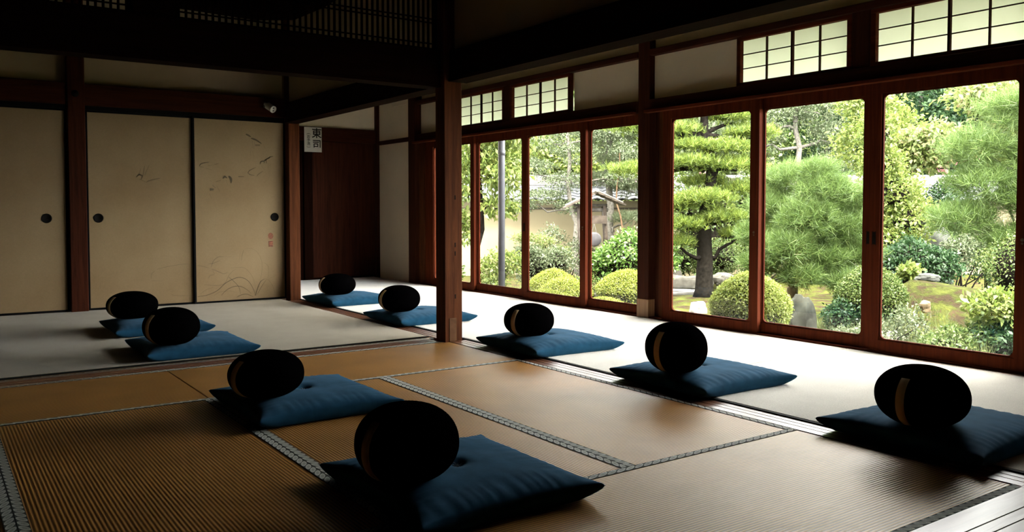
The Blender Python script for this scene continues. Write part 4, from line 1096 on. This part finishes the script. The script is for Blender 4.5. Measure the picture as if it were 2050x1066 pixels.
needles('foliage', R, pads, 9500, 15, .085, .0062, 'leaf_black_pine', t, up=1.0, spread=.55, shell=.35, top=.88)

# soft red pine in front
R = np.random.default_rng(21); base = (8.87, 6.60, GZ)
t = empty('red_pine', base, 'broad soft-needled green pine filling the second window from the right', 'pine tree')
rp = [(9.07, 6.81, 1.26, 0.34, 0.32, 0.21), (9.03, 6.27, 1.13, 0.33, 0.31, 0.2), (9.46, 6.21, 1.04, 0.27, 0.25, 0.17), (8.87, 6.92, 0.91, 0.31, 0.28, 0.2), (8.88, 6.37, 0.79, 0.39, 0.36, 0.24), (9.4, 6.24, 0.67, 0.33, 0.31, 0.21), (8.71, 7.02, 0.56, 0.25, 0.23, 0.15), (8.64, 6.51, 0.43, 0.33, 0.31, 0.2), (9.19, 6.37, 0.29, 0.33, 0.31, 0.21), (9.66, 6.33, 0.02, 0.25, 0.23, 0.15), (8.76, 6.41, 0.09, 0.24, 0.23, 0.14), (8.5, 6.85, 0.23, 0.16, 0.15, 0.1), (8.95, 6.86, 0.6, 0.31, 0.28, 0.2), (8.99, 6.32, 1.37, 0.21, 0.19, 0.13), (9.55, 6.1, 0.35, 0.26, 0.24, 0.15), (9.2, 6.1, 0.02, 0.26, 0.24, 0.12), (8.62, 6.95, 0.22, 0.2, 0.2, 0.12)]
m = MB(); tr = [(8.87, 6.6, GZ - .05), (8.95, 6.62, .1), (8.82, 6.68, .6), (8.95, 6.6, 1.3)]; m.tube(tr, [.06, .05, .04, .015], 9)
for b in rp: branchy(m, tr[1 if b[2] < .5 else 2], (b[0], b[1], b[2] + .02), .022, .007, R, .05, 6, 7)
m.build('trunk', 'bark_grey', t, base, True)
needles('foliage', R, rp, 9500, 13, .115, .0038, 'leaf_red_pine', t, up=.55, spread=.75, shell=.45, top=.45)
# right-hand pine
R = np.random.default_rng(22); base = (9.75, 4.05, GZ)
t = empty('red_pine', base, 'soft bright green pine leaning in at the right edge of the garden', 'pine tree')
rp = [(9.45, 4.20, 1.95, .45, .38, .20), (9.20, 4.55, 1.55, .38, .34, .20), (9.60, 4.00, 1.45, .5, .4, .24), (9.25, 4.50, 1.18, .40, .36, .20), (9.55, 4.10, .98, .5, .38, .2), (9.15, 4.66, .80, .38, .32, .18), (9.45, 4.20, .58, .42, .34, .16), (9.95, 3.75, 1.8, .5, .45, .3), (9.95, 3.7, .9, .5, .45, .3)]
m = MB(); tr = [(9.75, 4.05, GZ - .05), (9.8, 4.0, .3), (9.65, 4.1, 1.1), (9.6, 4.1, 1.9)]; m.tube(tr, [.06, .05, .04, .015], 9)
for b in rp: branchy(m, tr[1 if b[2] < 1.2 else 2], (b[0], b[1], b[2] + .02), .022, .007, R, .05, 6, 7)
m.build('trunk', 'bark_grey', t, base, True)
needles('foliage', R, rp, 6500, 13, .11, .0038, 'leaf_red_pine', t, up=.6, spread=.75, shell=.45, top=.45)

# left young tree by the pole
tree('young_tree', (7.01, 10.95, GZ), (7.05, 10.9, 2.4), [(7.0, 10.95, 1.95, .50, .45, .40), (7.30, 10.70, 1.45, .42, .4, .32), (6.80, 11.15, 1.35, .36, .36, .34), (7.28, 10.75, .95, .34, .3, .16), (6.8, 11.15, .75, .25, .25, .18), (6.85, 11.05, .5, .15, .15, .12), (7.4, 10.6, 2.2, .5, .5, .4)],
     'slim young tree with bright drooping leaves and a dark trunk beside the pole', 'tree', 5200, .095, 'leaf_light', 30, 'bark_dark', .05, shell=.3, top=.2, droop=.5, rand=.6, aspect=.4)
shrub('leafy_shrub', (7.25, 10.75, GZ), [(7.20, 10.80, -.05, .28, .25, .32), (7.05, 10.75, -.25, .25, .22, .2), (7.35, 10.6, .1, .2, .2, .2)], 'loose bright shrub at the foot of the slim young tree', 2600, .055, 'leaf_light', 31, shell=.4, droop=.2)
shrub('leafy_shrub', (6.55, 11.3, GZ), [(6.55, 11.30, -.15, .32, .28, .33)], 'dark green shrub at the left behind the windows', 3000, .05, 'leaf_glossy', 32, .7, shell=.6)
R = np.random.default_rng(33)
# grass at the foot
def grass(name, x, y, r, n, h, lab, seed, mat='grass_blade'):
    R = np.random.default_rng(seed); t = tag(None, None) if False else None
    P = np.zeros((n, 3)); a = R.random(n) * 2 * PI; rr = r * np.sqrt(R.random(n)); P[:, 0] = x + rr * np.cos(a); P[:, 1] = y + rr * np.sin(a); P[:, 2] = [gh(p[0], p[1]) for p in P]
    D = unit(R.normal(size=(n, 3)) * .35 + np.array([0, 0, 1.0])); S = unit(np.cross(D, R.normal(size=(n, 3)))) * .004
    l_ = h * (.5 + R.random(n))[:, None]; V = np.stack([P - S, P + S, P + D * l_], 1).reshape(-1, 3)
    o = mesh_np(name, V, np.arange(n * 3).reshape(-1, 3), mat, None, (x, y, gh(x, y))); tag(o, lab, 'grass', None, 'stuff'); return o
grass('grass_tuft', 6.75, 10.2, .6, 5000, .22, 'pale wispy grass and weeds below the slim young tree', 34)
grass('grass_tuft', 7.2, 4.4, .9, 5200, .16, 'pale weeds and grass along the bottom of the last windows', 35)
grass('grass_tuft', 8.4, 5.2, .8, 3500, .10, 'short grass on the near side of the mossy mound', 36)
shrub('leafy_shrub', (8.41, 11.18, GZ), [(8.30, 11.30, -.02, .34, .3, .32), (8.62, 11.05, .02, .3, .26, .26), (8.15, 11.3, .15, .2, .2, .2)], 'grey-green shrub in front of the cream wall', 5200, .045, 'leaf_grey', 37, .6, shell=.6)
shrub('leafy_shrub', (8.35, 11.6, GZ), [(8.35, 11.60, .42, .22, .2, .10), (8.62, 11.40, .36, .24, .2, .10), (8.8, 11.2, .15, .2, .2, .16)], 'thin pale yellow flat-topped shrub before the cream wall', 1500, .05, 'leaf_maple', 38, shell=.3)
shrub('leafy_shrub', (9.55, 12.0, GZ), [(9.35, 12.15, .35, .28, .25, .3), (9.75, 11.8, 0.1, .4, .3, .3), (9.2, 12.2, .0, .4, .3, .3)], 'loose bluish shrub left of the gong stand', 3200, .045, 'leaf_grey', 39, shell=.4)
shrub('camellia_bush', (8.93, 9.62, GZ), [(8.93, 9.62, .12, .44, .40, .42), (9.22, 9.38, .10, .34, .32, .36), (8.68, 9.88, .0, .30, .28, .30)], 'bright green glossy-leaved bush in front of the gong stand', 7500, .062, 'leaf_glossy', 40, .8, 'bush', shell=.8, top=.4, aspect=.5)
shrub('leafy_shrub', (8.5, 9.9, GZ), [(8.45, 9.95, -.22, .34, .25, .16), (8.85, 9.55, -.22, .3, .2, .12)], 'sparse twiggy shrub under the glossy-leaved bush', 2200, .04, 'leaf_maple', 41, shell=.4)

# cloud-pruned grey-green tree over the wall, with pink flowers beside it
tree('pruned_tree', (10.55, 12.8, GZ), (10.35, 13.0, 2.6), [(9.75, 13.40, 1.72, .55, .45, .20), (10.35, 12.95, 1.45, .5, .42, .18), (9.95, 13.25, 1.15, .55, .42, .16), (10.55, 12.85, 2.0, .55, .5, .24), (10.0, 13.2, 2.35, .6, .5, .28), (10.45, 12.9, .95, .4, .35, .14), (9.6, 13.5, .95, .4, .35, .12), (10.9, 12.5, 2.5, .6, .5, .3), (11.2, 12.4, 1.5, .4, .35, .16)],
     'grey-green cloud-pruned tree arching over the wall behind the little roofed stand', 'tree', 17000, .045, 'leaf_grey', 50, 'bark_grey', .065, shell=.5, top=.5)
tree('tall_conifer', (11.45, 12.75, GZ), (11.35, 12.85, 3.4), [(11.33, 12.88, 2.35, .8, .6, .28), (11.6, 12.6, 1.85, .7, .5, .22), (11.0, 13.1, 2.8, .7, .6, .3), (11.75, 12.5, 1.3, .55, .4, .16), (11.2, 12.9, 1.5, .5, .4, .14), (11.8, 12.4, 2.6, .6, .5, .3), (11.6, 12.55, .7, .4, .3, .14)],
     'mossy grey pine with layered pads left of the spliced window pillar', 'tree', 4200, .085, 'leaf_grey', 51, 'bark_grey', .09, kind='needle', k=12, wd=.007, up=.8, spread=.6, shell=.4, top=.7)
tree('crape_myrtle', (12.0, 12.3, GZ), (11.95, 12.3, 3.0), [(11.85, 12.42, 1.9, .4, .35, .3), (12.2, 12.1, 2.3, .5, .5, .4), (12.3, 12.0, 1.5, .4, .4, .3), (11.8, 12.5, 2.7, .5, .5, .35)],
     'smooth-barked tree carrying clusters of pink flowers', 'tree', 2600, .07, 'leaf_mid', 52, 'bark_grey', .06, shell=.4)
R = np.random.default_rng(53)
def flowers(spots, lab, seed, parent):
    R = np.random.default_rng(seed); P = []
    for (x, y, z, r) in spots: P.append(np.array([x, y, z]) + R.normal(size=(60, 3)) * r * .5)
    P = np.concatenate(P); V, F = leaf_mesh(R, P, unit(R.normal(size=P.shape)), .05, .8, .2, 1)
    mesh_np('blossom', V, F, 'flower_pink', parent, tuple(parent.location))['label'] = lab
flowers([(11.50, 12.05, 1.62, .12), (11.62, 11.95, 1.42, .08), (11.58, 11.98, 1.30, .08), (11.70, 11.9, 1.28, .08), (12.6, 11.2, 2.25, .12), (12.45, 11.3, 1.55, .12)], 'pink flower clusters', 54, bpy.data.objects['crape_myrtle'])
tree('orange_barked_tree', (11.1, 12.2, GZ), (11.1, 12.25, 2.0), [(11.1, 12.2, 2.0, .3, .3, .25)], 'thin trunk with orange bark behind the little roofed stand', 'tree', 500, .05, 'leaf_grey', 55, 'bark_brown', .022, twigs=False, shell=.3)

# trees behind the middle and right windows
tree('pruned_tree', (16.07, 11.90, GZ), (16.1, 11.95, 3.2), [(15.75, 12.3, 3.0, .9, .7, .38), (16.5, 11.6, 3.15, .85, .7, .38), (16.9, 11.4, 2.55, .8, .6, .34), (15.45, 12.5, 2.45, .7, .55, .32), (16.85, 11.4, 1.95, .7, .5, .26), (15.5, 12.4, 1.7, .6, .5, .26), (16.4, 11.7, 1.5, .9, .5, .3), (16.1, 11.9, 3.7, .8, .6, .3)],
     'tall grey-green pruned tree with a pale forked trunk above the soft pine', 'tree', 21000, .06, 'leaf_grey', 60, 'bark_grey', .11, shell=.5, top=.5)
tree('bright_leafed_tree', (13.4, 8.45, GZ), (13.45, 8.4, 3.0), [(13.45, 8.45, 2.6, .55, .5, .5), (13.75, 8.15, 2.2, .5, .45, .45), (13.25, 8.6, 2.0, .4, .4, .4), (13.6, 8.3, 1.55, .5, .45, .35), (13.8, 8.1, 1.1, .45, .4, .3), (13.3, 8.7, 3.0, .45, .4, .35)],
     'yellow-green leafy tree behind the meeting frames of the last two windows', 'tree', 9000, .075, 'leaf_light', 61, 'bark_grey', .06, shell=.45, top=.3)
tree('maple', (13.6, 6.5, GZ), (13.3, 6.6, 2.6), [(12.85, 6.95, 2.02, .55, .5, .24), (13.45, 6.50, 2.65, .65, .6, .28), (13.6, 6.3, 2.4, .6, .5, .3), (13.0, 6.85, 1.85, .6, .5, .22), (13.55, 6.35, 1.85, .5, .45, .22), (12.7, 7.1, 1.65, .45, .4, .2), (13.9, 6.0, 2.8, .6, .5, .3), (12.5, 7.3, 1.95, .4, .4, .2), (13.9, 6.2, 2.2, .4, .4, .2)],
     'maple with spreading pale green and pinkish leaves at the upper right', 'tree', 11000, .085, 'leaf_maple', 62, 'bark_dark', .05, shell=.25, top=.4, droop=.25, aspect=.5)
flowers([(13.9, 6.75, 1.85, .10), (13.6, 6.95, 1.75, .08), (13.3, 7.1, 1.55, .08)], 'pinkish seed clusters', 63, bpy.data.objects['maple'])
shrub('leafy_shrub', (11.4, 6.7, GZ), [(11.35, 6.75, 1.15, .40, .36, .35), (11.5, 6.6, .75, .42, .38, .32), (11.2, 6.85, 1.55, .35, .3, .3), (11.35, 6.75, .40, .45, .4, .30), (11.15, 6.9, 2.0, .3, .3, .3)], 'tall bright shrub at the left of the last window', 9000, .06, 'leaf_light', 64, .55, shell=.6)
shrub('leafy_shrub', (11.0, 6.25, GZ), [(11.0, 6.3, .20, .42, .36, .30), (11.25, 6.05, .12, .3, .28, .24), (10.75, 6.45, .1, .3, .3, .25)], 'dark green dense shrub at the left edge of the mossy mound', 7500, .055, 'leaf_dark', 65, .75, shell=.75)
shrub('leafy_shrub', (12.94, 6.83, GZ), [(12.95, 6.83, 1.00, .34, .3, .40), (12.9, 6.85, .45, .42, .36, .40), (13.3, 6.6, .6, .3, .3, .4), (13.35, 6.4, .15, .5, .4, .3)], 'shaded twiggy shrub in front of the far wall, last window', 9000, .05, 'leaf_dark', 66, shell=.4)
shrub('leafy_shrub', (12.1, 6.2, GZ), [(12.05, 6.15, .32, .3, .25, .25), (12.4, 5.9, .45, .3, .25, .25)], 'pale-leaved shrub on the far side of the mossy mound', 3000, .045, 'leaf_grey', 67, shell=.5)
shrub('leafy_shrub', (10.35, 5.95, -.05), [(10.35, 5.92, .12, .14, .12, .10)], 'small yellow-green plant on the crest of the mossy mound', 420, .07, 'leaf_light', 68, shell=.3)
shrub('clipped_bush', (9.05, 3.75, GZ), [(9.0, 3.85, .32, .45, .42, .42), (9.35, 3.55, .15, .5, .45, .45)], 'rounded grey-green bush under the right-hand pine', 15000, .032, 'leaf_mid', 69, .88, 'clipped bush', shell=.9)
shrub('leafy_shrub', (8.0, 3.62, GZ), [(7.95, 3.72, .04, .26, .22, .13), (8.25, 3.5, .10, .25, .22, .15)], 'low plant with large pale green leaves at the right edge', 1900, .062, 'leaf_light', 70, shell=.6, up=1.0, aspect=.5)
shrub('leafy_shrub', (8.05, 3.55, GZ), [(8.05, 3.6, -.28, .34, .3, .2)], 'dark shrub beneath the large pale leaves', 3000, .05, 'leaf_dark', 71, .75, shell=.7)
shrub('leafy_shrub', (7.65, 3.95, GZ), [(7.65, 3.95, -.32, .30, .25, .16), (7.9, 3.8, -.25, .22, .2, .14)], 'low bluish-green plant above the ochre rock', 3600, .04, 'leaf_mid', 72, .6, shell=.6)
shrub('leafy_shrub', (7.55, 4.55, GZ), [(7.5, 4.65, -.30, .22, .2, .2), (7.75, 4.45, -.22, .2, .2, .2), (7.35, 4.85, -.35, .2, .2, .14)], 'pale feathery plants at the foot of the mound', 2600, .035, 'leaf_grey', 73, shell=.3)
shrub('leafy_shrub', (8.35, 5.55, GZ), [(8.35, 5.55, -.28, .22, .18, .2), (8.6, 5.35, -.25, .22, .2, .2)], 'dark leafy plant between the standing stone and the round bush', 3200, .04, 'leaf_dark', 74, .6, shell=.6)
shrub('leafy_shrub', (7.25, 5.2, GZ), [(7.2, 5.25, -.42, .3, .2, .10), (7.45, 5.0, -.44, .25, .2, .08)], 'low yellow-green groundcover beside the white flat stone', 2600, .025, 'leaf_clipped', 75, .6, shell=.7)
shrub('leafy_shrub', (11.3, 10.5, GZ), [(11.15, 10.75, .02, .5, .35, .28), (11.7, 10.2, .05, .5, .35, .28), (10.6, 11.2, 0.1, .5, .3, .3)], 'olive shrubbery behind the stone slab', 6500, .05, 'leaf_mid', 76, .7, shell=.7)
shrub('hedge', (13.2, 10.4, GZ), [(12.5, 11.2, .55, .8, .5, 1.05), (13.4, 10.6, .6, .8, .5, 1.1), (14.3, 9.9, .55, .8, .5, 1.05), (15.2, 9.3, .35, .8, .5, .8)], 'mid-green shrubbery in front of the wall behind the pines', 22000, .07, 'leaf_mid', 77, .85, 'hedge', shell=.8)

# woodland beyond the wall
back = [
 # s along wall, distance behind, height, radius, leaf material, label
 (-3.2, 3.0, 5.2, 1.7, 'leaf_light', 'bright green tree beyond the wall at the far left windows'),
 (-.4, 4.5, 6.0, 1.9, 'leaf_mid', 'mid green tree beyond the wall behind the grey pole'),
 (1.3, 2.2, 4.2, 1.2, 'leaf_light', 'small vivid green tree beyond the wall, right of the pole'),
 (2.7, 4.2, 6.2, 1.9, 'leaf_mid', 'mid green tree beyond the wall above the little roofed stand'),
 (4.8, 3.2, 5.6, 1.8, 'leaf_grey', 'grey-green tree beyond the wall left of the black pine'),
 (6.8, 4.5, 6.6, 2.1, 'leaf_mid', 'tall mid green tree behind the top of the black pine'),
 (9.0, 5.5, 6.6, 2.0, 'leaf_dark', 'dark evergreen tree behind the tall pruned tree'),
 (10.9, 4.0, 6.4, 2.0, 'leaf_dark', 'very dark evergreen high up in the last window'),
 (12.9, 7.5, 7.6, 2.5, 'leaf_mid', 'mid green tree rising behind the very dark evergreen'),
 (14.8, 4.0, 5.2, 1.8, 'leaf_maple', 'pale pinkish-green tree beyond the wall at the right'),
 (17.2, 4.0, 6.2, 2.2, 'leaf_mid', 'mid green tree at the far right beyond the wall'),
 (-6.2, 4.0, 6.0, 2.2, 'leaf_mid', 'mid green tree far left beyond the wall'),
]
for i, (s, d, h, r, mt, lab) in enumerate(back):
    R_ = random.Random(100 + i); b = WP(s, d, GZ); bl = []
    for k in range(9):
        a = R_.uniform(0, 2 * PI); q = R_.uniform(.2, .75) * r; zz = GZ + h * R_.uniform(.30, .88)
        bl.append((b[0] + q * math.cos(a), b[1] + q * math.sin(a), zz, r * R_.uniform(.42, .6), r * R_.uniform(.42, .6), r * R_.uniform(.32, .5)))
    bl.append((b[0], b[1], GZ + h * .55, r * .7, r * .7, h * .34))
    tree('woodland_tree', b, (b[0], b[1], GZ + h * .8), bl, lab, 'tree', 15000, .13, mt, 200 + i, 'bark_grey', .13, group='trees beyond the garden wall', shell=.6, top=.3)
# wooded slope far behind
m = MB(); n1, n2 = 70, 8
for j in range(n2 + 1):
    for i in range(n1 + 1):
        s = -45 + 100 * i / n1; d = 12 + 26 * j / n2; z = GZ + 9.5 * (j / n2) ** .8 + 1.6 * noise.noise(Vector((s * .2, d * .2, 1))) * (j > 0) + .8 * noise.noise(Vector((s * .9, d * .9, 4))) * (j > 0)
        m.v.append(WP(s, d, z))
m.f = [(j * (n1 + 1) + i, j * (n1 + 1) + i + 1, (j + 1) * (n1 + 1) + i + 1, (j + 1) * (n1 + 1) + i) for j in range(n2) for i in range(n1)]; m.uv = [[(0, 0)] * 4] * len(m.f)
t = empty('wooded_slope', WP(5, 20, GZ), 'dense green wooded slope in the far background', 'wooded hill'); t['kind'] = 'stuff'
m.build('earth', 'moss_ground', t, t.location, True)
R = np.random.default_rng(300); n = 80000
s = R.random(n) * 70 - 25; j = R.random(n) ** 1.0; d = 12 + 26 * j
P = np.array([WP(a, b_, 0) for a, b_ in zip(s, d)]); P[:, 2] = GZ + 9.5 * j ** .8 + .2 + R.random(n) * 2.2 * (1 + np.sin(s * 1.3) * np.sin(d * 1.1))
V, F = leaf_mesh(R, P, np.tile([[-.4, -.4, .6]], (n, 1)), .34, .6, .3, .8)
mesh_np('foliage', V, F, 'leaf_mid', t, tuple(t.location))

# ================================================================== LIGHT
w = bpy.data.worlds.new('overcast_sky'); SC.world = w; w.use_nodes = True
nt = w.node_tree; nt.nodes.clear()
bg = nt.nodes.new('ShaderNodeBackground'); o = nt.nodes.new('ShaderNodeOutputWorld')
tc = nt.nodes.new('ShaderNodeTexCoord'); sp = nt.nodes.new('ShaderNodeSeparateXYZ')
r = nt.nodes.new('ShaderNodeValToRGB'); r.color_ramp.elements[0].position = 0.0; r.color_ramp.elements[0].color = (.96, .98, 1, 1)
r.color_ramp.elements[1].position = .6; r.color_ramp.elements[1].color = (1, .97, .92, 1)
nt.links.new(tc.outputs['Generated'], sp.inputs[0]); nt.links.new(sp.outputs['Z'], r.inputs[0]); nt.links.new(r.outputs[0], bg.inputs[0]); nt.links.new(bg.outputs[0], o.inputs[0])
bg.inputs[1].default_value = SKY
sd = bpy.data.lights.new('hazy_sun', 'SUN'); sd.energy = SUN; sd.angle = math.radians(8); sd.color = (1, .96, .86)
so = bpy.data.objects.new('hazy_sun', sd); COL.objects.link(so)
so.rotation_euler = Vector((-.30, -.52, 1.0)).to_track_quat('Z', 'Y').to_euler()
so.location = (0, 0, 12)
